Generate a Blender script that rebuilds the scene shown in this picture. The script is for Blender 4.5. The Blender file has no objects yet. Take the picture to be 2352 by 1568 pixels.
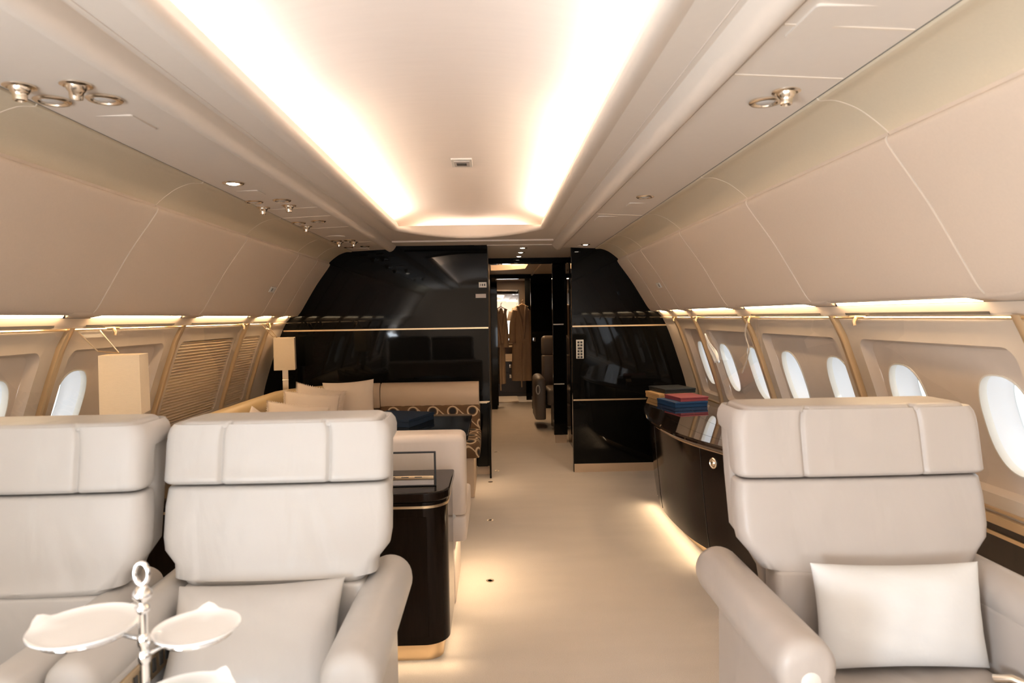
import bpy, bmesh, math, random
from mathutils import Vector, Matrix
random.seed(7)
S = bpy.context.scene
COL = S.collection
PI = math.pi

# ------------------------------------------------------------------ materials
def _mat(name):
    m = bpy.data.materials.new(name); m.use_nodes = True
    nt = m.node_tree
    return m, nt, nt.nodes['Principled BSDF']

def M(name, col, rough=.5, metal=0., coat=0., noise=0., nscale=30., bump=0., bscale=300., spec=.5, sheen=0., trans=0., stretch=None, emit=None, estr=0.):
    m, nt, b = _mat(name)
    b.inputs['Base Color'].default_value = (*col, 1)
    b.inputs['Roughness'].default_value = rough
    b.inputs['Metallic'].default_value = metal
    b.inputs['Coat Weight'].default_value = coat
    b.inputs['Coat Roughness'].default_value = .03
    b.inputs['Specular IOR Level'].default_value = spec
    if sheen: b.inputs['Sheen Weight'].default_value = sheen
    tc = nt.nodes.new('ShaderNodeTexCoord')
    src = tc.outputs['Object']
    if stretch:
        mp = nt.nodes.new('ShaderNodeMapping'); mp.inputs['Scale'].default_value = stretch
        nt.links.new(src, mp.inputs['Vector']); src = mp.outputs['Vector']
    if noise:
        n = nt.nodes.new('ShaderNodeTexNoise'); n.inputs['Scale'].default_value = nscale; n.inputs['Detail'].default_value = 5
        r = nt.nodes.new('ShaderNodeMapRange'); r.inputs[3].default_value = 1 - noise; r.inputs[4].default_value = 1 + noise
        mx = nt.nodes.new('ShaderNodeMix'); mx.data_type = 'RGBA'; mx.blend_type = 'MULTIPLY'; mx.inputs[0].default_value = 1
        mx.inputs[6].default_value = (*col, 1)
        nt.links.new(src, n.inputs['Vector']); nt.links.new(n.outputs['Fac'], r.inputs[0])
        nt.links.new(r.outputs[0], mx.inputs[7]); nt.links.new(mx.outputs[2], b.inputs['Base Color'])
    if bump:
        n2 = nt.nodes.new('ShaderNodeTexNoise'); n2.inputs['Scale'].default_value = bscale; n2.inputs['Detail'].default_value = 3
        bp = nt.nodes.new('ShaderNodeBump'); bp.inputs['Strength'].default_value = bump; bp.inputs['Distance'].default_value = .004
        nt.links.new(src, n2.inputs['Vector']); nt.links.new(n2.outputs['Fac'], bp.inputs['Height']); nt.links.new(bp.outputs[0], b.inputs['Normal'])
    if emit:
        b.inputs['Emission Color'].default_value = (*emit, 1); b.inputs['Emission Strength'].default_value = estr
    return m

def glass_mat(name, tint=(.97, .98, .97), refl=.5, base=.045):
    m = bpy.data.materials.new(name); m.use_nodes = True
    nt = m.node_tree; nt.nodes.clear()
    o = nt.nodes.new('ShaderNodeOutputMaterial'); mx = nt.nodes.new('ShaderNodeMixShader')
    t = nt.nodes.new('ShaderNodeBsdfTransparent'); t.inputs[0].default_value = (*tint, 1)
    g = nt.nodes.new('ShaderNodeBsdfGlossy'); g.inputs['Roughness'].default_value = .0
    f = nt.nodes.new('ShaderNodeLayerWeight'); f.inputs[0].default_value = .5
    p = nt.nodes.new('ShaderNodeMath'); p.operation = 'POWER'; p.inputs[1].default_value = 4.5
    k = nt.nodes.new('ShaderNodeMath'); k.operation = 'MULTIPLY_ADD'; k.inputs[1].default_value = refl; k.inputs[2].default_value = base
    nt.links.new(f.outputs['Facing'], p.inputs[0]); nt.links.new(p.outputs[0], k.inputs[0]); nt.links.new(k.outputs[0], mx.inputs[0])
    nt.links.new(t.outputs[0], mx.inputs[1]); nt.links.new(g.outputs[0], mx.inputs[2]); nt.links.new(mx.outputs[0], o.inputs[0])
    return m

def pattern_mat(name):
    """brown upholstery woven with cream curves and dark ringed dots"""
    m, nt, b = _mat(name)
    N, L = nt.nodes, nt.links
    tc = N.new('ShaderNodeTexCoord'); sp = N.new('ShaderNodeSeparateXYZ'); L.new(tc.outputs['Object'], sp.inputs[0])
    def mth(op, a, c=None):
        n = N.new('ShaderNodeMath'); n.operation = op
        for i, v in enumerate((a, c)):
            if v is None: continue
            if isinstance(v, (int, float)): n.inputs[i].default_value = v
            else: L.new(v, n.inputs[i])
        return n.outputs[0]
    P = .17
    u = mth('DIVIDE', sp.outputs[0], P)
    v = mth('DIVIDE', mth('ADD', sp.outputs[2], mth('MULTIPLY', sp.outputs[1], .8)), P * .62)
    row = mth('FLOOR', v)
    us = mth('ADD', u, mth('MULTIPLY', row, .5))
    fu = mth('SUBTRACT', mth('FRACT', us), .5); fv = mth('SUBTRACT', mth('FRACT', v), .5)
    d = mth('SQRT', mth('ADD', mth('POWER', mth('ABSOLUTE', fu), 2), mth('POWER', mth('ABSOLUTE', mth('MULTIPLY', fv, .62)), 2)))
    ring = mth('LESS_THAN', mth('ABSOLUTE', mth('SUBTRACT', d, .245)), .035)
    dot = mth('LESS_THAN', d, .165)
    wv = mth('SINE', mth('ADD', mth('MULTIPLY', us, 2 * PI), mth('MULTIPLY', v, 1.2)))
    line = mth('LESS_THAN', mth('ABSOLUTE', mth('SUBTRACT', fv, mth('MULTIPLY', wv, .36))), .085)
    line = mth('MULTIPLY', line, mth('GREATER_THAN', d, .275))
    cream = mth('MAXIMUM', ring, line)
    c1 = N.new('ShaderNodeMix'); c1.data_type = 'RGBA'; c1.inputs[6].default_value = (.135, .07, .03, 1); c1.inputs[7].default_value = (.62, .47, .30, 1); L.new(cream, c1.inputs[0])
    c2 = N.new('ShaderNodeMix'); c2.data_type = 'RGBA'; c2.inputs[7].default_value = (.012, .01, .01, 1); L.new(dot, c2.inputs[0]); L.new(c1.outputs[2], c2.inputs[6])
    L.new(c2.outputs[2], b.inputs['Base Color']); b.inputs['Roughness'].default_value = .8
    return m

def carpet_mat(name):
    m, nt, b = _mat(name)
    N, L = nt.nodes, nt.links
    tc = N.new('ShaderNodeTexCoord')
    n1 = N.new('ShaderNodeTexNoise'); n1.inputs['Scale'].default_value = 420; n1.inputs['Detail'].default_value = 3
    n2 = N.new('ShaderNodeTexNoise'); n2.inputs['Scale'].default_value = 2.2; n2.inputs['Detail'].default_value = 4
    mp = N.new('ShaderNodeMapping'); mp.inputs['Scale'].default_value = (1, 3.5, 1)
    L.new(tc.outputs['Object'], n1.inputs['Vector']); L.new(tc.outputs['Object'], mp.inputs[0]); L.new(mp.outputs[0], n2.inputs['Vector'])
    r = N.new('ShaderNodeValToRGB'); r.color_ramp.elements[0].color = (.62, .53, .45, 1); r.color_ramp.elements[1].color = (.82, .735, .65, 1)
    r.color_ramp.elements[0].position = .3; r.color_ramp.elements[1].position = .7
    L.new(n1.outputs['Fac'], r.inputs[0])
    mr = N.new('ShaderNodeMapRange'); mr.inputs[1].default_value = .3; mr.inputs[2].default_value = .7; mr.inputs[3].default_value = .97; mr.inputs[4].default_value = 1.03
    L.new(n2.outputs['Fac'], mr.inputs[0])
    mx = N.new('ShaderNodeMix'); mx.data_type = 'RGBA'; mx.blend_type = 'MULTIPLY'; mx.inputs[0].default_value = 1
    L.new(r.outputs[0], mx.inputs[6]); L.new(mr.outputs[0], mx.inputs[7]); L.new(mx.outputs[2], b.inputs['Base Color'])
    bp = N.new('ShaderNodeBump'); bp.inputs['Strength'].default_value = .6; bp.inputs['Distance'].default_value = .006
    L.new(n1.outputs['Fac'], bp.inputs['Height']); L.new(bp.outputs[0], b.inputs['Normal'])
    b.inputs['Roughness'].default_value = .95; b.inputs['Sheen Weight'].default_value = .2
    return m

def leather(name, col):
    m = M(name, col, .40, noise=.03, nscale=9, bump=.06, bscale=420)
    nt = m.node_tree; N, L = nt.nodes, nt.links
    b = N['Principled BSDF']; fine = b.inputs['Normal'].links[0].from_node
    tc = N.new('ShaderNodeTexCoord'); mp = N.new('ShaderNodeMapping'); mp.inputs['Scale'].default_value = (9, 5, 3.2); mp.inputs['Rotation'].default_value = (0, .15, 0)
    n = N.new('ShaderNodeTexNoise'); n.inputs['Scale'].default_value = 1.0; n.inputs['Detail'].default_value = 2.5; n.inputs['Distortion'].default_value = .8
    bp = N.new('ShaderNodeBump'); bp.inputs['Strength'].default_value = .55; bp.inputs['Distance'].default_value = .012
    L.new(tc.outputs['Object'], mp.inputs[0]); L.new(mp.outputs[0], n.inputs['Vector']); L.new(n.outputs['Fac'], bp.inputs['Height']); L.new(bp.outputs[0], fine.inputs['Normal'])
    return m

SHELL = M('shell_beige', (.62, .475, .345), .62, noise=.03, nscale=60, bump=.10, bscale=500)
BIN = M('bin_fabric', (.67, .55, .44), .7, noise=.04, nscale=120, bump=.15, bscale=700)
COVE = M('cove_fabric', (.67, .57, .42), .7, noise=.04, nscale=120, bump=.12, bscale=700)
CEIL = M('ceiling_beige', (.77, .685, .60), .6, noise=.02, nscale=40, bump=.05)
DOME = M('dome_cloth', (.86, .765, .69), .7, noise=.03, nscale=14, bump=.08, bscale=90, stretch=(.35, 4, 1))
SEAM = M('seam_piping', (.80, .69, .57), .5)
WALLP = M('wall_panel', (.70, .59, .48), .55, noise=.02, nscale=30, bump=.05)
RECESS = M('recess_panel', (.66, .56, .48), .55, noise=.03, nscale=20, bump=.04)
REVEAL = M('reveal_white', (.82, .83, .86), .45)
GASKET = M('gasket_grey', (.55, .50, .47), .5)
GOLD = M('satin_gold', (.74, .56, .35), .28, metal=.9)
RIBM = M('rib_gold', (.60, .44, .27), .35, metal=.55)
CHROME = M('chrome', (.86, .86, .86), .06, metal=1)
NICKEL = M('warm_nickel', (.90, .80, .67), .24, metal=1)
LTOP = M('lacquer_top', (.020, .011, .007), .03, coat=1., noise=.4, nscale=12, stretch=(6, .5, 6))
LACQ = M('black_lacquer', (.004, .004, .0038), .035, spec=.17, noise=.3, nscale=3)
WOOD = M('dark_wood_lacquer', (.012, .007, .0045), .12, spec=.14, noise=.5, nscale=14, stretch=(6, 6, .5))
WOODP = M('dark_wood_panel', (.026, .017, .010), .3, noise=.4, nscale=10, stretch=(8, 8, .4))
LCREAM = leather('leather_cream', (.525, .498, .468))
LTAUPE = leather('leather_taupe', (.475, .422, .382))
LBENCH = leather('leather_bench', (.70, .60, .52))
LBEIGE = M('leather_beige', (.60, .455, .32), .45, noise=.04, nscale=9, bump=.06, bscale=420)
LGOLD = M('leather_gold', (.60, .43, .22), .40, noise=.04, nscale=9, bump=.05, bscale=420)
LGREY = M('leather_grey', (.17, .14, .115), .45, noise=.05, nscale=9, bump=.06)
CARPET = carpet_mat('carpet')
PATT = pattern_mat('ring_upholstery')
PILW = M('pillow_white', (.72, .71, .695), .85, noise=.02, nscale=10, bump=.25, bscale=35)
PILC = M('cushion_cream', (.78, .65, .53), .9, noise=.04, nscale=14, bump=.3, bscale=180)
SHADE = M('shade_linen', (.86, .70, .50), .85, noise=.06, nscale=50, bump=.25, bscale=160, stretch=(1, 1, 6))
BLIND = M('blind_taupe', (.80, .65, .48), .6)
GLASS = glass_mat('clear_pane', (.98, .98, .97), .55)
PANE = glass_mat('window_glass', (.93, .98, .97), .4)
FLAP = glass_mat('clear_flap', (.97, .96, .93), .03, .006)
BLUEB = M('blue_cloth', (.012, .055, .15), .45, noise=.15, nscale=300)
NAVY = M('navy_cloth', (.008, .022, .05), .45, noise=.15, nscale=300)
REDB = M('red_cloth', (.30, .055, .065), .45, noise=.15, nscale=300)
BLKB = M('charcoal_cloth', (.022, .026, .028), .45, noise=.15, nscale=300)
TANB = M('tan_wood', (.55, .34, .15), .5, noise=.2, nscale=16, stretch=(14, 14, 1))
BLACK = M('black_plastic', (.012, .012, .012), .35)
DARKG = M('dark_grey', (.05, .048, .045), .4)
WHITEP = M('porcelain', (.92, .92, .91), .12, coat=.5)
PAPER = M('white_tissue', (.86, .87, .88), .8)
LIGHTW = M('plate_white', (.75, .72, .66), .4)
ROBE = M('robe_terry', (.50, .36, .24), .95, noise=.08, nscale=40, bump=.5, bscale=220)
EMW = M('warm_diffuser', (.9, .8, .65), .4, emit=(1, .80, .52), estr=9)
EMC = M('downlight_lens', (.9, .9, .9), .4, emit=(1, .88, .72), estr=30)
MIRROR = M('mirror_silver', (.85, .85, .85), .02, metal=1)
LENS = M('lens_glass', (.55, .52, .48), .15, coat=1)
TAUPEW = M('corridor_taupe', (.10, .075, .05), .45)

# ------------------------------------------------------------------ mesh helpers
class MB:
    def __init__(s): s.v = []; s.f = []
    def add(s, vs, fs):
        o = len(s.v); s.v += [tuple(v) for v in vs]; s.f += [tuple(i + o for i in f) for f in fs]; return s
    def box(s, x0, x1, y0, y1, z0, z1):
        vs = [(x, y, z) for z in (z0, z1) for y in (y0, y1) for x in (x0, x1)]
        return s.add(vs, [(0, 2, 3, 1), (4, 5, 7, 6), (0, 1, 5, 4), (2, 6, 7, 3), (0, 4, 6, 2), (1, 3, 7, 5)])
    def grid(s, rows, closed=False):
        n = len(rows[0]); fs = []
        for i in range(len(rows) - 1):
            for j in range(n if closed else n - 1):
                a, b = i * n + j, i * n + (j + 1) % n
                fs.append((a, b, b + n, a + n))
        return s.add([p for r in rows for p in r], fs)
    def loft(s, rows, cap=True):
        o = len(s.v); n = len(rows[0]); s.grid(rows, True)
        if cap:
            s.f.append(tuple(o + i for i in reversed(range(n))))
            e = o + (len(rows) - 1) * n
            s.f.append(tuple(e + i for i in range(n)))
        return s
    def tube(s, path, r, n=10, cap=True):
        path = [Vector(p) for p in path]; rows = []
        up = Vector((0, 0, 1))
        t0 = (path[1] - path[0]).normalized()
        if abs(t0.dot(up)) > .95: up = Vector((1, 0, 0))
        a = t0.cross(up).normalized()
        for i, p in enumerate(path):
            t = (path[min(i + 1, len(path) - 1)] - path[max(i - 1, 0)]).normalized()
            a = (a - t * a.dot(t)).normalized(); b = t.cross(a)
            rr = r[i] if isinstance(r, (list, tuple)) else r
            rows.append([p + (a * math.cos(2 * PI * k / n) + b * math.sin(2 * PI * k / n)) * rr for k in range(n)])
        return s.loft(rows, cap)
    def lathe(s, prof, c=(0, 0, 0), n=24, sx=1, sy=1):
        rows = [[(c[0] + r * math.cos(2 * PI * k / n) * sx, c[1] + r * math.sin(2 * PI * k / n) * sy, c[2] + z) for k in range(n)] for r, z in prof]
        return s.loft(rows)
    def prism(s, poly, z0, z1):
        return s.loft([[(x, y, z0) for x, y in poly], [(x, y, z1) for x, y in poly]])
    def xf(s, mat, i0=0):
        s.v = s.v[:i0] + [tuple(mat @ Vector(p)) for p in s.v[i0:]]; return s

def root_of(o):
    while o.parent: o = o.parent
    return o

def build(mb, name, mat, parent=None, bevel=0., seg=2, angle=38, sub=0, weld=False, loc=None):
    """mesh written in world coordinates -> object (children are stored relative to their thing's base)"""
    me = bpy.data.meshes.new(name)
    off = Vector((0, 0, 0))
    if parent: off = root_of(parent).location
    elif loc is not None: off = Vector(loc)
    elif mb.v:
        xs = list(zip(*mb.v)); off = Vector(((min(xs[0]) + max(xs[0])) / 2, (min(xs[1]) + max(xs[1])) / 2, min(xs[2])))
    bm = bmesh.new()
    vs = [bm.verts.new(Vector(v) - off) for v in mb.v]
    for f in mb.f:
        try: bm.faces.new([vs[i] for i in f])
        except ValueError: pass
    if weld: bmesh.ops.remove_doubles(bm, verts=bm.verts, dist=1e-5)
    bmesh.ops.recalc_face_normals(bm, faces=bm.faces)
    if bevel:
        es = [e for e in bm.edges if len(e.link_faces) == 2 and e.calc_face_angle(0) > math.radians(30)]
        bmesh.ops.bevel(bm, geom=es, offset=bevel, segments=seg, profile=.5, affect='EDGES', clamp_overlap=True)
    lim = math.radians(angle)
    for f in bm.faces: f.smooth = True
    for e in bm.edges:
        if len(e.link_faces) == 2 and e.calc_face_angle(0) > lim: e.smooth = False
    bm.to_mesh(me); bm.free()
    me.materials.append(mat)
    o = bpy.data.objects.new(name, me); COL.objects.link(o)
    if parent: o.parent = parent
    else: o.location = off
    if bevel:
        wn = o.modifiers.new('wn', 'WEIGHTED_NORMAL'); wn.keep_sharp = True; wn.weight = 100
    if sub:
        md = o.modifiers.new('sub', 'SUBSURF'); md.levels = sub; md.render_levels = sub
    return o

def tag(o, label, cat, group=None):
    o['label'] = label; o['category'] = cat
    if group: o['group'] = group
    return o
def struct(o, label=None, cat=None):
    o['kind'] = 'structure'
    if label: o['label'] = label
    if cat: o['category'] = cat
    return o
def thing(name, loc, label, cat, group=None):
    o = bpy.data.objects.new(name, None); COL.objects.link(o); o.location = loc; o.empty_display_size = .1
    o['kind'] = 'thing'
    return tag(o, label, cat, group)
def dup(root, loc, label=None):
    r = root.copy(); COL.objects.link(r); r.location = loc
    if label: r['label'] = label
    for ch in list(root.children):
        c = ch.copy(); COL.objects.link(c); c.parent = r
        for g in list(ch.children):
            d = g.copy(); COL.objects.link(d); d.parent = c
    return r

def lerp(tab, t):
    tab = sorted(tab)
    if t <= tab[0][0]: return tab[0][1]
    for (a, va), (b, vb) in zip(tab, tab[1:]):
        if t <= b: return va + (vb - va) * (t - a) / (b - a)
    return tab[-1][1]
def smooth_poly(pts, n=6):
    """Catmull-Rom through pts"""
    P = [Vector(p) for p in pts]; out = []
    for i in range(len(P) - 1):
        p0, p1, p2, p3 = P[max(i - 1, 0)], P[i], P[i + 1], P[min(i + 2, len(P) - 1)]
        for k in range(n):
            t = k / n
            out.append(.5 * ((2 * p1) + (-p0 + p2) * t + (2 * p0 - 5 * p1 + 4 * p2 - p3) * t * t + (-p0 + 3 * p1 - 3 * p2 + p3) * t ** 3))
    out.append(P[-1]); return out
def rrect(a0, a1, b0, b1, r, k=5, m=1):
    """rounded rectangle, ccw, k points per corner, m subdivisions per straight edge"""
    r = min(r, (a1 - a0) / 2 - 1e-4, (b1 - b0) / 2 - 1e-4); pts = []
    cs = [((a1 - r, b0 + r), -PI / 2), ((a1 - r, b1 - r), 0), ((a0 + r, b1 - r), PI / 2), ((a0 + r, b0 + r), PI)]
    for i, ((cx, cy), s) in enumerate(cs):
        arc = [(cx + r * math.cos(s + PI / 2 * j / k), cy + r * math.sin(s + PI / 2 * j / k)) for j in range(k + 1)]
        pts += arc
        (nx, ny), ns = cs[(i + 1) % 4]
        q = (nx + r * math.cos(ns), ny + r * math.sin(ns))
        for j in range(1, m): pts.append((arc[-1][0] + (q[0] - arc[-1][0]) * j / m, arc[-1][1] + (q[1] - arc[-1][1]) * j / m))
    return pts
def RB(x0, x1, y0, y1, z0, z1, r=.02, seg=3):
    return MB().box(x0, x1, y0, y1, z0, z1)

# ------------------------------------------------------------------ camera
CX0, EYE = .155, 1.41
Rw2c = Matrix(((0.9994791585954308, -0.028032324849203115, -0.015987504399325166), (0.01698398791336963, 0.03567750435353123, 0.9992190249578228), (-0.02744003804531266, -0.9989701218988746, 0.036135022698474725)))
cd = bpy.data.cameras.new('camera'); cam = bpy.data.objects.new('camera', cd); COL.objects.link(cam)
cam.matrix_world = Matrix.Translation((CX0, 0, EYE)) @ Rw2c.transposed().to_4x4()
cd.lens = 24; cd.sensor_width = 36; cd.clip_start = .05
cd.dof.use_dof = True; cd.dof.focus_distance = 4.6; cd.dof.aperture_fstop = 4.5
S.camera = cam

# ------------------------------------------------------------------ shell of the cabin
YB, YF, YE = -2.6, 6.10, 12.5
WALL_T = [(1.40, 1.668), (1.307, 1.717), (1.145, 1.775), (1.0, 1.822), (.864, 1.865), (.78, 1.887), (.72, 1.895), (.5, 1.90), (.2, 1.87), (0, 1.83)]
def XW(z): return lerp(WALL_T, z)
RIBS = [-2.36, -1.29, -.22, .85, 1.92, 2.99, 4.06, 5.12, 5.66]
SIDES = ((1, 'right'), (-1, 'left'))

o = build(MB().box(-2.0, 2.0, YB, YE, -.05, 0), 'floor', CARPET); struct(o, 'beige carpeted cabin floor', 'floor')

def extrude(prof, sd, y0, y1, step=.5):
    n = max(1, int((y1 - y0) / step)); ys = [y0 + (y1 - y0) * i / n for i in range(n + 1)]
    return MB().grid([[(sd * x, y, z) for x, z in prof] for y in ys])
def slab(prof, sd, y0, y1, t=.012):
    """profile given thickness (outwards) and closed ends"""
    P = [Vector((x, 0, z)) for x, z in prof]; out = []
    for i, p in enumerate(P):
        d = (P[min(i + 1, len(P) - 1)] - P[max(i - 1, 0)]).normalized()
        n = Vector((-d.z, 0, d.x)); n = n if n.x * 1 + n.z * .6 > 0 else -n
        out.append(p + n * t)
    loop = [(sd * p.x, p.z) for p in P] + [(sd * p.x, p.z) for p in reversed(out)]
    return MB().loft([[(x, y, z) for x, z in loop] for y in (y0, y1)])

BEAD = [(.778, 2.06), (.776, 2.026), (.768, 2.010), (.752, 2.001), (.735, 2.003), (.718, 2.013), (.703, 2.030), (.694, 2.045), (.688, 2.056)]
COVEP = [p.to_tuple() for p in smooth_poly([(1.080, 2.030), (1.082, 2.005), (1.13, 2.004), (1.19, 1.983), (1.240, 1.950), (1.278, 1.918), (1.312, 1.885)], 4)]
BINP = [p.to_tuple() for p in smooth_poly([(1.305, 1.906), (1.284, 1.906), (1.277, 1.893), (1.297, 1.858), (1.40, 1.715), (1.495, 1.560), (1.540, 1.486), (1.565, 1.456), (1.582, 1.452), (1.600, 1.466)], 4)]
nt_ = 0
for sd, sn in SIDES:
    nt_ += 1
    o = build(extrude(BEAD, sd, YB, YF), 'trim_%d' % nt_, CEIL); struct(o)
    nt_ += 1
    o = build(extrude([(.782, 2.05), (.784, 2.023), (1.072, 2.0098), (1.074, 2.03)], sd, YB, YF), 'trim_%d' % nt_, CEIL); struct(o)
    # dark shadow gaps beside the service panel
    nt_ += 1
    o = build(extrude([(.770, 2.027), (.790, 2.027)], sd, YB, YF).grid([[(sd * x, y, 2.0112) for x in (1.062, 1.088)] for y in (YB, YF)]), 'trim_%d' % nt_, DARKG); struct(o)
    # curved cove panels between the service panel and the lockers, one per bay
    allr = RIBS + [YF]
    for a, b in zip(allr, allr[1:]):
        nt_ += 1
        o = build(extrude(COVEP, sd, a, b, 2), 'trim_%d' % nt_, COVE); struct(o)
    seam = MB()
    for r in RIBS[1:]:
        seam.loft([[(sd * (x + dx), r + dy, z + dx * .5) for dx, dy in ((-.0012, -.002), (-.0012, .002), (.02, .002), (.02, -.002))] for x, z in COVEP[2:]])
    nt_ += 1
    o = build(seam, 'trim_%d' % nt_, SEAM); struct(o)

# ceiling: flat panels round a recessed dome with a light cove
def open_edge(n=28, grow=0.):
    """outline of the cove opening (far end bows outwards), ccw"""
    h = .53 + grow; y0 = -2.2 - grow; y1 = 4.95 + grow
    r = .09
    pts = [(-h, y0), (h, y0)]
    pts += [(h, y) for y in (-1, 0, 1, 2, 3, 4, 4.6)]
    far = []
    for i in range(n + 1):
        t = -1 + 2 * i / n
        far.append((-t * (h - .01), y1 + .50 * (1 - t * t) * (1 + grow * .2)))
    pts += [(h, y1 - .06), (h - .002, y1 - .02)] + far + [(-h + .002, y1 - .02), (-h, y1 - .06)]
    pts += [(-h, y) for y in (4.6, 4, 3, 2, 1, 0, -1)]
    return pts
E0 = open_edge()
def to_rect(p):
    x, y = p
    if y >= 4.94: return (x * 1.36, YF)
    if y <= -2.2: return (.692 * (1 if x > 0 else -1), YB)
    return (.692 * (1 if x > 0 else -1), y)
mb = MB()
out = []
for p in E0: out.append(to_rect(p))
rows = [[(p[0] + (q[0] - p[0]) * t, p[1] + (q[1] - p[1]) * t, 2.052) for p, q in zip(E0, out)] for t in (0, .5, 1)]
mb.grid(rows, True)
o = build(mb, 'ceiling', CEIL, angle=60); struct(o, 'beige ceiling panels around a recessed light cove', 'ceiling')
# rounded lip and upstand round the opening
mb = MB(); rows = []
n0 = len(E0)
for i, p in enumerate(E0):
    a = Vector(E0[(i - 1) % n0]); b = Vector(E0[(i + 1) % n0]); t = (b - a).normalized(); nrm = Vector((-t.y, t.x))  # towards inside
    rh = .03 if p[1] < 4.94 else .075 * max(0, 1 - (p[0] / .53) ** 2)
    prof = [(-.05, 2.052), (-.035, 2.046), (-.018, 2.038), (0, 2.036), (.014, 2.042), (.020, 2.054), (.016, 2.064), (.008, 2.068 + rh), (-.008, 2.068 + rh), (-.010, 2.06)]
    
    rows.append([(p[0] + nrm.x * d, p[1] + nrm.y * d, z) for d, z in prof])
rows.append(rows[0])
mb.grid(rows)
nt_ += 1
o = build(mb, 'trim_%d' % nt_, CEIL, angle=60); struct(o, 'rounded lip of the ceiling light cove', 'cove lip')
# dome
rows = []
DY = [YB + .1] + [-2 + i * .5 for i in range(14)] + [4.6, 4.9, 5.1, 5.25, 5.4, 5.5, 5.58, 5.66, 5.7]
for y in DY:
    drop = 0 if y < 4.9 else -.14 * ((y - 4.9) / .8) ** 2.4
    r = []
    for i in range(25):
        t = -1 + i / 12
        r.append((t * .67, y, 2.235 - .135 * abs(t) ** 2.4 + drop * (1 - abs(t) ** 2.4)))
    rows.append(r)
mb = MB().grid(rows)
mb.grid([[(x, 5.70, z) for x in (-.67, .67)] for z in (2.04, 2.12)])
mb.grid([[(sx, y, z) for y in (YB, 5.7)] for sx in (.67,) for z in (2.05, 2.12)])
mb.grid([[(sx, y, z) for y in (YB, 5.7)] for sx in (-.67,) for z in (2.05, 2.12)])
nt_ += 1
o = build(mb, 'trim_%d' % nt_, DOME, angle=50); struct(o, 'pale cloth covered dome of the ceiling', 'ceiling dome')

# overhead locker fronts
VAL = [(1.600, 1.470), (1.618, 1.456), (1.636, 1.432), (1.656, 1.410), (1.668, 1.397)]
BAYN = {4: 'opposite the near seats', 5: 'second from the near end', 6: 'over the middle window pair', 7: 'narrow, with the small call light', 8: 'narrowest, touching the black bulkhead'}
lab_side = {'right': 'right', 'left': 'left'}
for sd, sn in SIDES:
    for i, (a, b) in enumerate(zip(allr, allr[1:])):
        if i < 3: pass
        g = slab(BINP, sd, a + .002, b - .002)
        if i < 4:
            lb = 'tan overhead locker front on the %s, nearest, cut by the frame' % sn
        else:
            lb = {4: 'large curved tan overhead locker front on the %s, second nearest',
                  5: 'tan curved overhead locker front on the %s, third from the camera',
                  6: 'tan curved overhead locker front on the %s, third from the black bulkhead',
                  7: 'narrow tan overhead locker front on the %s carrying the small call light',
                  8: 'narrowest tan overhead locker front on the %s, touching the black bulkhead'}[i] % sn
        if i == 3 or i >= 4:
            root = thing('overhead_locker', (sd * 1.43, (a + b) / 2, 1.44), lb, 'overhead locker', 'curved overhead locker fronts')
            build(g, 'locker_door', BIN, root, angle=50)
            # pale seam at its near edge
            s = MB().loft([[(sd * (x - .0022 + dx), a + dy, z + dx * .4) for dx, dy in ((0, .0004), (0, .0048), (.010, .0048), (.010, .0004))] for x, z in BINP[4:-4]])
            build(s, 'edge_piping', SEAM, root)
            # shaped lip that closes the light slot at both ends
            for y0, y1, tp in ((a + .0006, a + .085, 1), (b - .085, b - .0006, 0)):
                f = MB()
                e0, e1 = (y1, y1 + .05) if tp else (y0 - .05, y0)
                ys = [(y0, 1), (y1, 1), (e1, .15)] if tp else [(e0, .15), (y0, 1), (y1, 1)]
                rows = []
                for y, k in ys:
                    rows.append([(sd * x, y, z) for x, z in ((1.5635, 1.458), (1.5645 + .006 * k, 1.4555 - .011 * k), (1.567 + .064 * k, 1.453 - .020 * k), (1.586 + .048 * k, 1.459 - .015 * k), (1.59, 1.468))])
                f.loft(rows)
                build(f, 'lip', BIN, root, angle=60)
        else:
            nt_ += 1
            struct(build(g, 'trim_%d' % nt_, BIN, angle=50))

# small call light plates on the lockers
for sd, sn in SIDES:
    x, z, y = 1.452, 1.635, 5.02 if sd < 0 else 5.26
    root = thing('call_light', (sd * x, y, z), 'small rectangular call light plate set in the %s locker front' % sn, 'call light', 'locker call lights')
    T = Matrix.Translation((sd * (x - .009), y, z)) @ Matrix.Rotation(sd * math.radians(-31), 4, 'Y')
    build(MB().box(-.003, .003, -.055, .055, -.022, .022).xf(T), 'plate', LIGHTW, root, bevel=.002)
    build(MB().box(-.006, .006, -.040, -.008, -.013, .013).xf(T), 'lens', LENS, root, bevel=.003)

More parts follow.
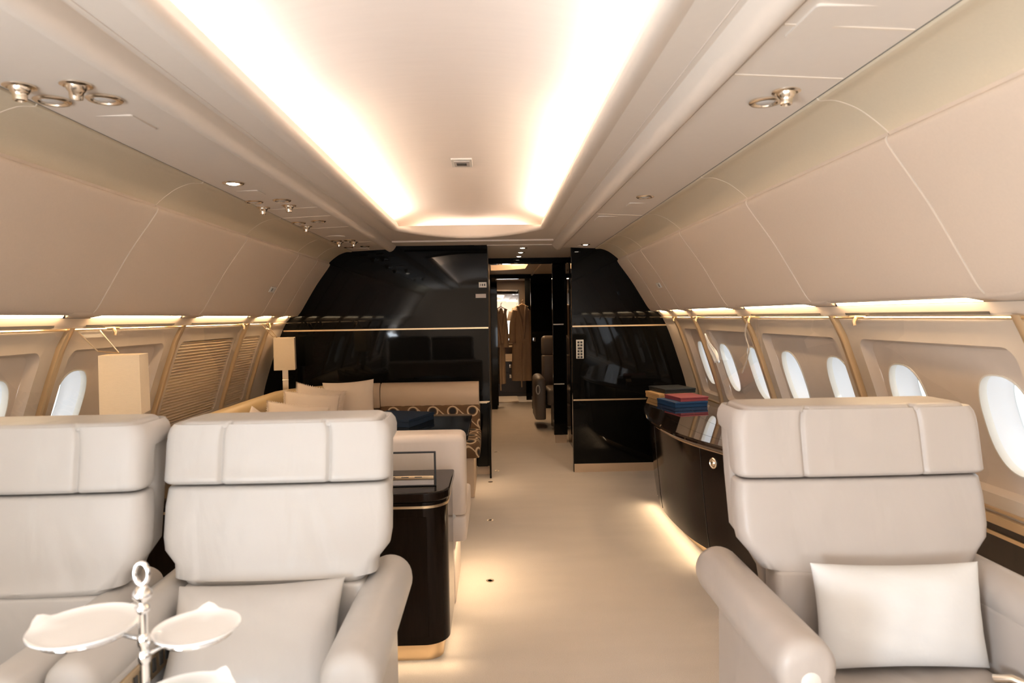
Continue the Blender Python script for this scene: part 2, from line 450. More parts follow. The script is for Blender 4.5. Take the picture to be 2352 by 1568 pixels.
# valance, light diffusers, rods and side walls
for sd, sn in SIDES:
    nt_ += 1
    struct(build(extrude(VAL[2:], sd, YB, YF), 'trim_%d' % nt_, WALLP), 'beige valance under the %s lockers' % sn, 'valance')
    slot = MB()
    for a, b in zip(allr[3:], allr[4:]):
        if b - a > .45:
            g = extrude([(1.6595, 1.4035), (1.6635, 1.394)], sd, a + .11, b - .11, 3); slot.add(g.v, g.f)
    nt_ += 1
    struct(build(slot, 'trim_%d' % nt_, DARKG), 'dark slots under the %s valance' % sn, 'slot')
    nt_ += 1
    struct(build(extrude([(1.59, 1.475), (1.63, 1.475), (1.70, 1.41), (1.69, 1.37)], sd, YB, YF), 'trim_%d' % nt_, DARKG))
    for i, (a, b) in enumerate(zip(allr, allr[1:])):
        if i >= 3 and b - a > .3:
            root = thing('sidewall_light', (sd * 1.61, (a + b) / 2, 1.44),
                'glowing warm light strip under the %s overhead locker, %s' % (sn, {3: 'nearest the camera', 4: 'longest', 5: 'third from the camera', 6: 'fourth from the camera', 7: 'fifth from the camera', 8: 'beside the black bulkhead'}[i]), 'light strip', 'light strips under the lockers')
            build(extrude([(1.602, 1.472), (1.617, 1.458), (1.634, 1.434)], sd, a + .10, b - .10, 3), 'diffuser', EMW, root)
    nt_ += 1
    struct(build(MB().tube([(sd * 1.662, YB, 1.384), (sd * 1.662, YF, 1.384)], .0055, 8), 'trim_%d' % nt_, GOLD), 'thin gold rail along the %s window wall' % sn, 'rail')

def star(poly, c, th):
    """distance from c along angle th to polygon boundary"""
    dx, dy = math.cos(th), math.sin(th); best = 0
    for (x1, y1), (x2, y2) in zip(poly, poly[1:] + poly[:1]):
        ex, ey = x2 - x1, y2 - y1
        det = ex * dy - ey * dx
        if abs(det) < 1e-12: continue
        t = (ex * (y1 - c[1]) - ey * (x1 - c[0])) / det
        u = (dx * (y1 - c[1]) - dy * (x1 - c[0])) / det
        if t > 0 and -1e-9 <= u <= 1 + 1e-9: best = max(best, t)
    return best
def ring_between(outer, inner, c, nrings, mapf, extra=64):
    ths = sorted(set([round(math.atan2(p[1] - c[1], p[0] - c[0]), 5) for p in outer + inner] + [round(-PI + 2 * PI * i / extra, 5) for i in range(extra)]))
    rows = []
    for k in range(nrings + 1):
        t = k / nrings; row = []
        for th in ths:
            d = star(outer, c, th) * (1 - t) + star(inner, c, th) * t
            row.append(mapf(c[0] + d * math.cos(th), c[1] + d * math.sin(th)))
        rows.append(row)
    return rows
def stadium(cy, cz, hy, hz, p=2.6, n=40):
    return [(cy + hy * math.copysign(abs(math.cos(2 * PI * k / n)) ** (2 / p), math.cos(2 * PI * k / n)), cz + hz * math.copysign(abs(math.sin(2 * PI * k / n)) ** (2 / p), math.sin(2 * PI * k / n))) for k in range(n)]

WZ = 1.022
WIN0 = 2.187
nw = 0
OUT = Vector((.965, 0, .26))
for sd, sn in SIDES:
    wall = MB(); rec = MB()
    def on(dep, sd=sd):
        return lambda y, z: (sd * (XW(z) + dep), y, z)
    for a, b in zip(allr, allr[1:]):
        outer = [(a, .70), (b, .70), (b, 1.40), (a, 1.40)]
        if a >= 5.6:      # last plain strip beside the bulkhead
            wall.grid([[on(0)(y, .70 + .70 * i / 10) for y in (a, b)] for i in range(11)]); continue
        m = .095 if b - a > .8 else .075
        inner = rrect(a + m, b - m, .768, 1.292, .05, 5)
        c = ((a + b) / 2, 1.03)
        wall.grid(ring_between(outer, inner, c, 5, on(0)), True)
        il = rrect(a + m, b - m, .768, 1.292, .05, 5, 6)
        il2 = rrect(a + m + .012, b - m - .012, .780, 1.280, .045, 5, 6)
        D = .045
        rec.grid([[on(0)(*p) for p in il], [on(D * .8)(*p) for p in [((q[0] * .6 + p[0] * .4), (q[1] * .6 + p[1] * .4)) for p, q in zip(il, il2)]], [on(D)(*p) for p in il2]], True)
        ctrs = [WIN0 + .533 * k for k in range(-9, 8) if a < WIN0 + .533 * k < b]
        if b - a < .8: ctrs = [5.39]
        blind = sd < 0 and a > 4
        if blind or not ctrs:
            rec.grid([[on(D)(y, .780 + .5 * i / 10) for y in (a + m + .012, b - m - .012)] for i in range(11)])
            continue
        cuts = [a + m + .012] + [(p + q) / 2 for p, q in zip(ctrs, ctrs[1:])] + [b - m - .012]
        for k, cy in enumerate(ctrs):
            y0, y1 = cuts[k], cuts[k + 1]
            # half of the recess floor that holds this window; outer corners keep their rounding
            cell = [p for p in rrect(a + m + .012, b - m - .012, .780, 1.280, .045, 5, 6) if y0 - 1e-6 <= p[0] <= y1 + 1e-6]
            for yy in (y0, y1):
                if yy not in (cuts[0], cuts[-1]): cell += [(yy, .780), (yy, 1.280)]
            cell.sort(key=lambda p: math.atan2(p[1] - WZ, p[0] - cy))
            op = stadium(cy, WZ, .120, .171)
            rec.grid(ring_between(cell, op, (cy, WZ), 4, on(D)), True)
            if y1 < -1.2: pass
            nw += 1
            wr = thing('window_%d' % nw, (sd * XW(WZ), cy, WZ - .17), 'oval cabin window in the %s wall' % sn, 'window'); del wr['label']; del wr['category']
            wr['kind'] = 'structure'
            def lp(hy, hz, d, dz=0, cy=cy, sd=sd):
                o_ = OUT * d
                return [(sd * (XW(z) + D + o_.x), y, z + o_.z) for y, z in stadium(cy, WZ, hy, hz)]
            build(MB().grid([lp(.120, .171, 0), lp(.1195, .1705, .02), lp(.116, .167, .045), lp(.110, .160, .075), lp(.100, .149, .098), lp(.096, .145, .102)], True), 'reveal', REVEAL, wr, angle=60)
            build(MB().grid([lp(.124, .175, -.001), lp(.124, .175, -.006), lp(.119, .170, -.006), lp(.1165, .1675, .004), lp(.117, .168, .02)], True), 'gasket', LIGHTW, wr, angle=60)
            pl = lp(.101, .150, .099)
            build(MB().add(pl, [tuple(range(len(pl)))]), 'pane', PANE, wr)
    o = build(wall, 'wall_%s' % sn, WALLP, angle=45); struct(o, 'beige %s side wall of the cabin' % sn, 'wall')
    rr = build(rec, 'recess_panel', RECESS, o, angle=45)
    # dado below the windows: gold rail, ledge strip, dark panel with gold line
    def strip(z0, z1, x0, x1, mat, nm='trim'):
        global nt_
        nt_ += 1
        return struct(build(extrude([(x0, z0), (x1, z1)], sd, YB, YF), 'trim_%d' % nt_, mat))
    dd = .0
    nt_ += 1
    struct(build(MB().box(min(sd * 1.882, sd * 1.90), max(sd * 1.882, sd * 1.90), YB, YF, .712, .720), 'trim_%d' % nt_, GOLD), 'gold rail under the %s windows' % sn, 'rail')
    strip(.700, .712, 1.90, 1.90, BLACK)
    nt_ += 1
    struct(build(MB().box(min(sd * 1.872, sd * 1.91), max(sd * 1.872, sd * 1.91), YB, YF, .668, .700), 'trim_%d' % nt_, RIBM, bevel=.003))
    prof = [(1.885, .668), (1.886, .640)]
    strip(.640, .668, 1.887, 1.885, WOODP)
    nt_ += 1
    struct(build(MB().box(min(sd * 1.880, sd * 1.90), max(sd * 1.880, sd * 1.90), YB, YF, .626, .640), 'trim_%d' % nt_, GOLD))
    nt_ += 1
    struct(build(extrude([(1.83, 0), (1.87, .2), (1.89, .45), (1.887, .626)], sd, YB, YF), 'trim_%d' % nt_, WOODP), 'dark wood dado panel on the %s' % sn, 'dado')
    # ribs between bays and glazing panels
    for i, r in enumerate(RIBS[3:], 3):
        nt_ += 1
        rows = []
        for k in range(15):
            z = .72 + (1.392 - .72) * k / 14; x = XW(z)
            rows.append([(sd * (x + dx), r + dy, z) for dx, dy in ((.01, -.017), (-.020, -.017), (-.026, -.010), (-.026, .010), (-.020, .017), (.01, .017))])
        struct(build(MB().loft(rows), 'trim_%d' % nt_, RIBM), 'curved gold rib between window bays on the %s' % sn, 'rib')
        if i + 1 < len(RIBS) and i >= 4:
            b = RIBS[i + 1]
            nw += 1
            rows = [[(sd * (XW(z) - .012), y, z) for y in (r + .016, b - .016)] for z in [.735 + .64 * k / 12 for k in range(13)]]
            struct(build(MB().grid(rows), 'window_%d' % nw, GLASS), 'clear glazing panel over a window bay on the %s' % sn, 'glazing')

# pleated blinds in the two left bays next to the bulkhead
for a, b, lb in ((4.06, 5.12, 'wide closed pleated taupe blind filling the left window bay beside the near lamp'), (5.12, 5.66, 'narrow closed pleated taupe blind in the last left bay by the bulkhead')):
    m = .095 if b - a > .8 else .075
    rows = []; n = 26
    for k in range(2 * n + 1):
        z = .778 + .508 * k / (2 * n)
        d = .024 if k % 2 else .004
        rows.append([(-(XW(z) + d), y, z) for y in (a + m + .004, b - m - .004)])
    tag(build(MB().grid(rows), 'window_blind', BLIND, angle=10), lb, 'blind', 'pleated window blinds')

# levers hanging from the rails
for sd, y, lb in ((-1, 3.30, 'small gold blind lever on the left rail above the near lamp'), (-1, 4.98, 'small gold blind lever on the left rail above the wide blind'), (-1, 5.56, 'small gold blind lever on the left rail above the narrow blind'),
                  (1, 2.77, 'small gold blind lever on the right rail, nearest the camera'), (1, 3.93, 'small gold blind lever on the right rail where the pale cord hangs'), (1, 4.96, 'small gold blind lever on the right rail above the white tissue'), (1, 5.58, 'small gold blind lever on the right rail closest to the bulkhead')):
    root = thing('blind_lever', (sd * 1.645, y, 1.36), lb, 'lever', 'blind levers on the rails')
    build(MB().tube([(sd * 1.664, y - .05, 1.386), (sd * 1.650, y, 1.388), (sd * 1.64, y + .03, 1.386)], .006, 8), 'arm', GOLD, root)
    build(MB().tube([(sd * 1.650, y, 1.388), (sd * 1.638, y - .004, 1.366), (sd * 1.640, y - .006, 1.352)], .0075, 8), 'tab', GOLD, root)

# clear flaps hinged under the left rail
for y0, y1, lb in ((3.02, 3.22, 'clear gold-edged flap hanging under the left rail near the lamp'), (5.40, 5.55, 'clear gold-edged flap hanging under the left rail by the bulkhead')):
    root = thing('hanging_flap', (-1.62, (y0 + y1) / 2, 1.28), lb, 'flap', 'clear hinged flaps')
    A = [(-1.652, y0, 1.378), (-1.652, y1 - .03, 1.378), (-1.585, y1, 1.272), (-1.585, y0 + .03, 1.287)]
    build(MB().add(A, [(0, 1, 2, 3)]), 'leaf', FLAP, root)
    build(MB().tube([A[0], A[3], A[2], A[1]], .0028, 6), 'edge', GOLD, root)

# ------------------------------------------------------------------ bulkheads and the corridor behind
mb = MB().box(-2.0, .115, YF, YF + .06, 0, 2.30)
o = build(mb, 'wall_far_left', LACQ, bevel=.002); struct(o, 'glossy black lacquer bulkhead left of the doorway', 'wall')
o2 = build(MB().box(.862, 2.0, YF, YF + .06, 0, 2.30), 'wall_far_right', LACQ, bevel=.002); struct(o2, 'glossy black lacquer bulkhead right of the doorway', 'wall')
for x0, x1, z in ((-1.70, .113, 1.309), (.866, 1.74, 1.309), (.866, 1.90, .646), (.02, .113, .646)):
    nt_ += 1
    struct(build(MB().box(x0, x1, YF - .004, YF + .002, z, z + .013), 'trim_%d' % nt_, GOLD), 'thin gold inlay line across the black bulkhead', 'inlay')
struct(build(MB().box(-1.9, .11, YF - .006, YF, 0, .075), 'baseboard_far_left', LBEIGE))
struct(build(MB().box(.868, 1.9, YF - .006, YF, 0, .075), 'baseboard_far_right', LBEIGE))
# fin at the aisle end of the sofa
nt_ += 1
struct(build(MB().box(.105, .122, 5.93, YF, .0, .655), 'trim_%d' % nt_, LACQ, bevel=.002), 'black end fin beside the aisle', 'fin')
nt_ += 1
struct(build(MB().box(.0, .09, YF - .05, YF - .006, .08, .645), 'trim_%d' % nt_, LACQ, bevel=.002))

# corridor shell
def sbox(nm, mat, *b, bevel=.0, lb=None, cat=None):
    return struct(build(MB().box(*b), nm, mat, bevel=bevel), lb, cat)
def tr(mat, *b, bevel=0., lb=None, cat=None):
    global nt_
    nt_ += 1
    return sbox('trim_%d' % nt_, mat, *b, bevel=bevel, lb=lb, cat=cat)
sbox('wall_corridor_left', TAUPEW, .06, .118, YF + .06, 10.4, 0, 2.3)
sbox('wall_corridor_right', LACQ, .985, 1.04, YF + .06, 7.5, 0, 2.3)
sbox('ceiling_corridor', CEIL, .0, 2.0, YF + .0, 7.46, 2.045, 2.09)
tr(LACQ, .10, .99, 7.42, 7.52, 1.985, 2.06, bevel=.003, lb='black header over the corridor doorway', cat='header')
# stacked sliding door leaves with bright inlays
d1 = struct(build(MB().box(.815, .965, 7.53, 7.59, .09, 2.0), 'door_1', LACQ, bevel=.004), 'black sliding door leaf parked beside the corridor', 'door')
build(MB().box(.82, .935, 7.522, 7.532, 1.312, 1.325), 'inlay', LIGHTW, d1); build(MB().box(.82, .935, 7.522, 7.532, .652, .664), 'inlay', LIGHTW, d1)
tr(LBEIGE, .83, .955, 7.54, 7.58, 0, .09)
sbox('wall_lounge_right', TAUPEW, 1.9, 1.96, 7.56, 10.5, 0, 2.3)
sbox('wall_lounge_near', LACQ, .985, 1.96, 7.50, 7.60, 0, 2.3)
# lounge ceiling with its own cove
mb = MB()
op = [(.14, 8.3), (.60, 8.3), (.60, 9.2)] + [(.60 - .46 * i / 10, 9.2 + .30 * math.sin(PI / 2 * i / 10)) for i in range(1, 11)]
outr = [(.0, 7.5), (1.95, 7.5), (1.95, 10.4), (.0, 10.4)]
cc = (.37, 8.9)
mb.grid(ring_between(outr, op, cc, 1, lambda x, y: (x, y, 2.055)), True)
mb.grid([[(x, y, z) for x, y in op] for z in (2.055, 2.13)], True)
struct(build(mb, 'ceiling_lounge', CEIL, angle=50))
struct(build(MB().box(.0, 1.0, 8.0, 9.9, 2.18, 2.2), 'ceiling_lounge_dome', DOME))
tr(CEIL, .745, .765, 7.6, 10.4, 2.03, 2.06)
# partition to the dressing room
sbox('wall_dressing_left', LACQ, .0, .205, 10.40, 10.46, 0, 2.3)
sbox('wall_dressing_right', LACQ, .735, 1.95, 10.40, 10.46, 0, 2.3)
tr(LACQ, .2, .74, 10.40, 10.46, 1.985, 2.3)
d2 = struct(build(MB().box(.19, .225, 10.47, 10.95, .05, 1.97), 'door_2', LACQ, bevel=.003), 'black dressing room door swung open on the left', 'door')
sbox('wall_dressing_side_left', TAUPEW, .02, .06, 10.46, 12.5, 0, 2.2)
sbox('wall_dressing_side_right', LACQ, .93, .97, 10.46, 12.5, 0, 2.2)
sbox('wall_dressing_back', M('warm_wood', (.30, .19, .10), .4), .0, 1.0, 12.44, 12.5, 0, 2.2)
sbox('ceiling_dressing', CEIL, .0, 1.0, 10.46, 12.5, 2.06, 2.1)
tr(LACQ, .70, .93, 11.5, 11.56, 0, 2.06)
# back of the forward cabin, behind the camera
sbox('wall_near', SHELL, -2.0, 2.0, YB - .06, YB, 0, 2.3)

# dressing room furniture
root = thing('vanity_cabinet', (.45, 12.2, 0), 'dark vanity drawer cabinet at the far end of the aisle', 'cabinet')
build(MB().box(.2, .78, 12.05, 12.43, .0, .62), 'body', WOODP, root, bevel=.004)
for z0, z1 in ((.08, .42), (.435, .60)):
    d = build(MB().box(.21, .77, 12.035, 12.05, z0, z1), 'drawer', WOODP, root, bevel=.003)
    build(MB().box(.43, .47, 12.022, 12.036, z1 - .09, z1 - .03), 'handle', CHROME, d, bevel=.003)
build(MB().box(.19, .79, 12.03, 12.43, .62, .64), 'worktop', LBEIGE, root, bevel=.003)
root = thing('vanity_shelf', (.45, 12.35, .86), 'thin gold-edged shelf over the far vanity', 'shelf')
build(MB().box(.2, .78, 12.24, 12.44, .865, .885), 'board', GOLD, root, bevel=.002)
root = thing('toiletry_set', (.34, 12.32, .885), 'small tan toiletry box with two dark bottles on the far shelf', 'toiletries')
build(MB().box(.28, .42, 12.28, 12.36, .885, .965), 'box', TANB, root, bevel=.003)
for x in (.32, .385):
    build(MB().lathe([(.016, 0), (.016, .05), (.007, .06), (.007, .085)], (x, 12.32, .955), 10), 'bottle', BLACK, root)
tag(build(MB().box(.22, .72, 12.30, 12.42, .641, .74), 'storage_box', LBEIGE, bevel=.006), 'pale box on the far vanity worktop', 'box')
root = thing('wall_mirror', (.42, 12.42, .95), 'tall mirror on the back wall of the dressing room', 'mirror')
build(MB().box(.20, .62, 12.42, 12.438, .92, 1.88), 'glass', MIRROR, root, bevel=.002)
build(MB().box(.185, .20, 12.41, 12.44, .91, 1.89).box(.62, .635, 12.41, 12.44, .91, 1.89).box(.185, .635, 12.41, 12.44, 1.88, 1.90), 'frame', CHROME, root)
# glowing panel imitates the bright basin reflection in the mirror, not a lamp
tag(build(MB().box(.27, .55, 12.40, 12.415, 1.10, 1.34), 'wall_lamp', M('basin_glow', (.9, .9, .9), .4, emit=(1, .93, .85), estr=2.0), bevel=.01), 'bright white glowing panel imitating the basin reflection over the far vanity', 'lamp')
tag(build(MB().prism([(.20, 11.15), (.56, 11.15), (.56, 11.95), (.20, 11.95)], .001, .02), 'bath_rug', PILC, bevel=.006), 'pale rectangular bath rug on the far floor', 'rug')

def robe(x, y, z0, z1, w, label, group):
    root = thing('bathrobe', (x, y, z0), label, 'bathrobe', group)
    rows = []
    H = z1 - z0
    for k in range(15):
        t = k / 14; z = z1 - H * t
        hw = w * (.18 + .30 * min(1, t / .10) ** .7 + .14 * t) if t < .9 else w * .60
        dp = .05 + .03 * t
        rows.append([(x + hw * math.cos(a) * (1 + .05 * math.sin(7 * a) * t), y + dp * math.sin(a) * (1 + .22 * math.sin(9 * a + k * .2) * t), z) for a in [2 * PI * i / 36 for i in range(36)]])
    build(MB().loft(rows), 'body', ROBE, root, angle=60)
    for s in (-1, 1):
        build(MB().tube([(x + s * w * .36, y, z1 - .09), (x + s * w * .52, y - .01, z1 - .3), (x + s * w * .56, y - .03, z1 - .62)], [.05, .055, .062], 14), 'sleeve', ROBE, root)
    build(MB().tube([(x - .07, y - .075, z1 - .02), (x - .02, y - .095, z1 - .25), (x + .01, y - .10, z1 - .55)], .022, 8).tube([(x + .07, y - .075, z1 - .02), (x + .04, y - .095, z1 - .25), (x + .01, y - .10, z1 - .55)], .022, 8), 'collar', ROBE, root)
    build(MB().tube([(x - .02, y - .10, z0 + .62), (x - .03, y - .115, z0 + .3), (x - .025, y - .11, z0 - .10)], .012, 8), 'belt', ROBE, root)
    build(MB().tube([(x - .10, y, z1 - .03), (x, y, z1 + .02), (x + .10, y, z1 - .03)], .008, 8).tube([(x, y, z1 + .02), (x, y, z1 + .07), (x + .02, y, z1 + .085)], .005, 8), 'hanger', TANB, root)
robe(.635, 11.2, .36, 1.60, .30, 'beige bathrobe hanging on the right of the far doorway', 'bathrobes')
robe(.285, 10.75, .36, 1.55, .10, 'tan bathrobe edge hanging behind the open left door', 'bathrobes')
tag(build(MB().box(.76, .80, 10.392, 10.40, 1.03, 1.09), 'wall_switch', CHROME, bevel=.003), 'small chrome switch plate beside the far doorway', 'switch')

# keypad and placards on the bulkheads
root = thing('switch_panel', (.93, YF, 1.03), 'white keypad with black buttons on the right bulkhead', 'keypad')
build(MB().box(.896, .964, YF - .010, YF, 1.025, 1.195), 'faceplate', LIGHTW, root, bevel=.003)
for r_ in range(6):
    if r_ == 2:
        build(MB().box(.910, .950, YF - .012, YF - .008, 1.109, 1.127), 'display', DARKG, root); continue
    zc = 1.172 - r_ * .0265
    for x in (.917, .943):
        build(MB().box(x - .009, x + .009, YF - .014, YF - .008, zc - .009, zc + .009), 'button', BLACK, root, bevel=.002)
root = thing('wall_sign', (.06, YF, 1.685), 'small white placard with dark marks at the edge of the left bulkhead', 'placard', 'bulkhead placards')
build(MB().box(.035, .104, YF - .003, YF, 1.675, 1.722), 'plate', LIGHTW, root)
mk = MB()
for x in (.048, .062, .066, .080, .086):
    mk.box(x, x + .006, YF - .0045, YF - .002, 1.688, 1.708)
build(mk, 'marks', DARKG, root)
tag(build(MB().box(.005, .098, YF - .003, YF, 1.583, 1.618), 'wall_sign', GASKET), 'blank grey placard below the white one on the left bulkhead', 'placard', 'bulkhead placards')

# ------------------------------------------------------------------ service panel fittings
def light_fit(x, y, label, lit=False, r=.046):
    z = lerp([(.784, 2.023), (1.068, 2.010)], abs(x))
    root = thing('downlight' if lit else 'ceiling_reading_light', (x, y, z), label, 'downlight' if lit else 'reading light', 'lit downlights' if lit else 'round reading lights')
    build(MB().lathe([(r * .98, .002), (r, -.003), (r * .9, -.007), (r * .72, -.007), (r * .66, -.002), (r * .60, .012)], (x, y, z), 28), 'bezel', NICKEL, root, angle=50)
    build(MB().lathe([(r * .62, -.001), (r * .5, -.006), (r * .2, -.009), (.001, -.009)] if not lit else [(r * .64, -.001), (r * .4, -.008), (.001, -.009)], (x, y, z), 24), 'lens', EMC if lit else LENS, root, angle=60)
    return root
def gasper(x, y, label, tilt=0):
    z = lerp([(.784, 2.023), (1.068, 2.010)], abs(x))
    root = thing('ceiling_air_nozzle', (x, y, z), label, 'air nozzle', 'chrome air nozzles')
    build(MB().lathe([(.038, .002), (.038, -.003), (.030, -.006), (.026, -.003)], (x, y, z), 24), 'flange', NICKEL, root, angle=50)
    T = Matrix.Translation((x, y, z)) @ Matrix.Rotation(tilt, 4, 'X') @ Matrix.Rotation(tilt * .6, 4, 'Y')
    build(MB().lathe([(.026, .004), (.025, -.009), (.020, -.017), (.017, -.020), (.017, -.027), (.0155, -.036), (.011, -.038), (.008, -.033)], (0, 0, 0), 24).xf(T), 'nozzle', NICKEL, root, angle=45)
    return root
light_fit(-1.02, 1.893, 'left of the pair of unlit reading lights at top left, nearest the camera')
light_fit(-.887, 1.903, 'right of the pair of unlit reading lights at top left, nearest the camera')
gasper(-1.03, 1.78, 'left air nozzle of the pair at the top left corner')
gasper(-.895, 1.79, 'right air nozzle of the pair at the top left corner, turned to the camera', .35)
light_fit(-.97, 3.04, 'lit round downlight in the left ceiling panel', True)
light_fit(-1.04, 3.50, 'outer reading light of the middle left ceiling group')
light_fit(-.90, 3.50, 'inner reading light of the middle left ceiling group')
gasper(-1.055, 3.68, 'outer air nozzle of the middle left ceiling group')
gasper(-.912, 3.66, 'inner air nozzle of the middle left ceiling group')
light_fit(-1.035, 4.27, 'outer reading light beside the single air nozzle on the left')
light_fit(-.907, 4.25, 'inner reading light in front of the single air nozzle on the left')
gasper(-1.03, 4.43, 'single air nozzle between the left ceiling groups')
light_fit(-1.03, 5.26, 'outer reading light behind the oval cover on the left')
light_fit(-.93, 5.28, 'inner reading light behind the oval cover on the left')
gasper(-1.03, 5.36, 'outer air nozzle of the farthest left pair')
gasper(-.925, 5.40, 'inner air nozzle of the farthest left pair')
light_fit(-1.035, 5.74, 'outermost reading light nearest the black bulkhead on the left', r=.04)
light_fit(-.90, 5.74, 'inner reading light nearest the black bulkhead on the left', r=.04)
light_fit(.947, 1.96, 'unlit reading light at top right beside the right air nozzle')
gasper(.968, 1.87, 'only air nozzle on the right ceiling panel')
light_fit(.946, 3.505, 'single unlit reading light midway along the right ceiling panel')
light_fit(.95, 5.79, 'lit round downlight in the right ceiling panel by the bulkhead', True, .04)
for x, y, hx, hy, lb in ((-.95, 2.12, .062, .075, 'large blank speaker cover on the left ceiling panel near the camera'), (-.98, 3.28, .055, .06, 'blank cover in front of the middle left reading lights'), (-.965, 5.93, .06, .05, 'small blank cover by the left end of the black bulkhead'),
                         (.965, 3.76, .06, .06, 'pale blank cover behind the right middle reading light'), (.89, 4.30, .075, .09, 'wide blank cover on the right ceiling panel before the bulkhead'), (.885, 1.44, .075, .08, 'blank cover at the top edge on the right ceiling panel'), (.965, 5.95, .06, .04, 'tiny blank cover behind the right downlight')):
    z = lerp([(.784, 2.023), (1.068, 2.010)], abs(x))
    tag(build(MB().prism(rrect(x - hx, x + hx, y - hy, y + hy, .008, 3), z - .0022, z + .006), 'ceiling_cover', CEIL), lb, 'cover', 'blank ceiling covers')
z = 2.014
tag(build(MB().lathe([(.07, .002), (.07, -.004), (.05, -.007), (.001, -.008)], (-.98, 5.02, z), 28, 1, .8), 'ceiling_cover', CEIL), 'oval cover ahead of the farthest left air nozzles', 'cover', 'blank ceiling covers')
seams = MB()
for sd, ys in ((-1, (3.76, 4.07, 4.56, 5.44)), (1, (1.76, 4.13, 1.46))):
    for y in ys:
        a_, b_ = sorted((sd * .785, sd * 1.067))
        za, zb = lerp([(.784, 2.023), (1.068, 2.010)], abs(a_)), lerp([(.784, 2.023), (1.068, 2.010)], abs(b_))
        seams.loft([[(a_, y - .004, za - .002), (a_, y + .004, za - .002), (a_, y + .004, za + .01), (a_, y - .004, za + .01)], [(b_, y - .004, zb - .002), (b_, y + .004, zb - .002), (b_, y + .004, zb + .01), (b_, y - .004, zb + .01)]])
nt_ += 1
struct(build(seams, 'trim_%d' % nt_, SEAM), 'pale joints across the ceiling service panels', 'joint')
# dome vent
root = thing('ceiling_vent', (.005, 3.66, 2.225), 'small square vent grille in the ceiling dome', 'vent')
build(MB().box(-.05, .06, 3.57, 3.75, 2.226, 2.236), 'frame', LIGHTW, root, bevel=.003)
build(MB().box(-.036, .046, 3.60, 3.72, 2.222, 2.230), 'grille', GASKET, root, bevel=.002)
build(MB().box(-.022, .030, 3.635, 3.685, 2.220, 2.226), 'slot', DARKG, root)
# corridor downlights
for y, lb in ((6.32, 'first lit downlight in the corridor ceiling'), (6.76, 'second lit downlight in the corridor ceiling'), (7.2, 'third lit downlight in the corridor ceiling')):
    root = thing('downlight', (.44, y, 2.045), lb, 'downlight', 'lit downlights')
    build(MB().lathe([(.045, .001), (.045, -.004), (.035, -.006), (.03, -.002)], (.44, y, 2.045), 24), 'bezel', NICKEL, root)
    build(MB().lathe([(.031, -.001), (.015, -.006), (.001, -.007)], (.44, y, 2.045), 20), 'lens', EMC, root)
# floor buttons
for i, (x, y, lb) in enumerate(((.163, 7.1, 'farthest round floor cap, in the corridor'), (.167, 6.22, 'round floor cap in the bulkhead doorway'), (.112, 5.80, 'round floor cap just this side of the doorway'), (.113, 4.70, 'round floor cap midway along the aisle'), (.117, 3.61, 'round floor cap nearest the camera in the aisle'))):
    root = thing('floor_cap', (x, y, 0), lb, 'floor cap', 'round caps along the aisle floor')
    build(MB().lathe([(.022, 0), (.022, .002), (.016, .003), (.014, .002)], (x, y, 0), 20), 'ring', NICKEL, root)
    build(MB().lathe([(.013, .0005), (.012, .002), (.001, .002)], (x, y, 0), 16), 'centre', M('cap_brown', (.12, .05, .035), .5) if i == 0 else bpy.data.materials['cap_brown'], root)

# ------------------------------------------------------------------ soft lofted cushions
FT = sorted(set([round(i / 16, 4) for i in range(1, 16)] + [g + d for g in (.235, .765) for d in (-.034, -.02, -.012, -.006, 0, .006, .012, .02, .034)]))
def lev(x0, x1, y0, y1, r, z, bow=0., groove=(), gd=.009, k=6, m=14):
    """one horizontal outline; front edge is y0 (towards the camera)"""
    pts = rrect(x0, x1, y0, y1, r, k, 1); out = []
    cx, hw = (x0 + x1) / 2, (x1 - x0) / 2
    lx, rx = x0 + r, x1 - r
    for t in FT:
        pts.append((lx + (rx - lx) * t, y0))
    for x, y in pts:
        t = (x - cx) / hw
        if y < (y0 + y1) / 2:
            y -= bow * max(0, 1 - t * t)
            for g in groove: y += gd * math.exp(-((x - (lx + (rx - lx) * g)) / .006) ** 2)
        out.append((x, y, z))
    return out
def soft_loft(levels, top_r=.03, bot_r=.03, n=4):
    """levels = [(x0,x1,y0,y1,r,z,bow,groove)]; rounds the top and bottom edges"""
    rows = []
    x0, x1, y0, y1, r, z, bow, g = levels[0]
    for i in range(n):
        a = PI / 2 * i / n; d = bot_r * (1 - math.sin(a))
        rows.append(lev(x0 + d, x1 - d, y0 + d, y1 - d, max(r - d, .004), z - bot_r * math.cos(a) + bot_r, bow, g) if False else lev(x0 + d, x1 - d, y0 + d, y1 - d, max(r - d * .5, .004), z + bot_r * (1 - math.cos(a)), bow, g))
    for L in levels[1:-1] if len(levels) > 2 else []: rows.append(lev(*L[:5], L[5], L[6], L[7]))
    x0, x1, y0, y1, r, z, bow, g = levels[-1]
    for i in range(n, -1, -1):
        a = PI / 2 * i / n; d = top_r * (1 - math.sin(a))
        rows.append(lev(x0 + d, x1 - d, y0 + d, y1 - d, max(r - d * .5, .004), z - top_r * (1 - math.cos(a)), bow, g))
    return MB().loft(rows)

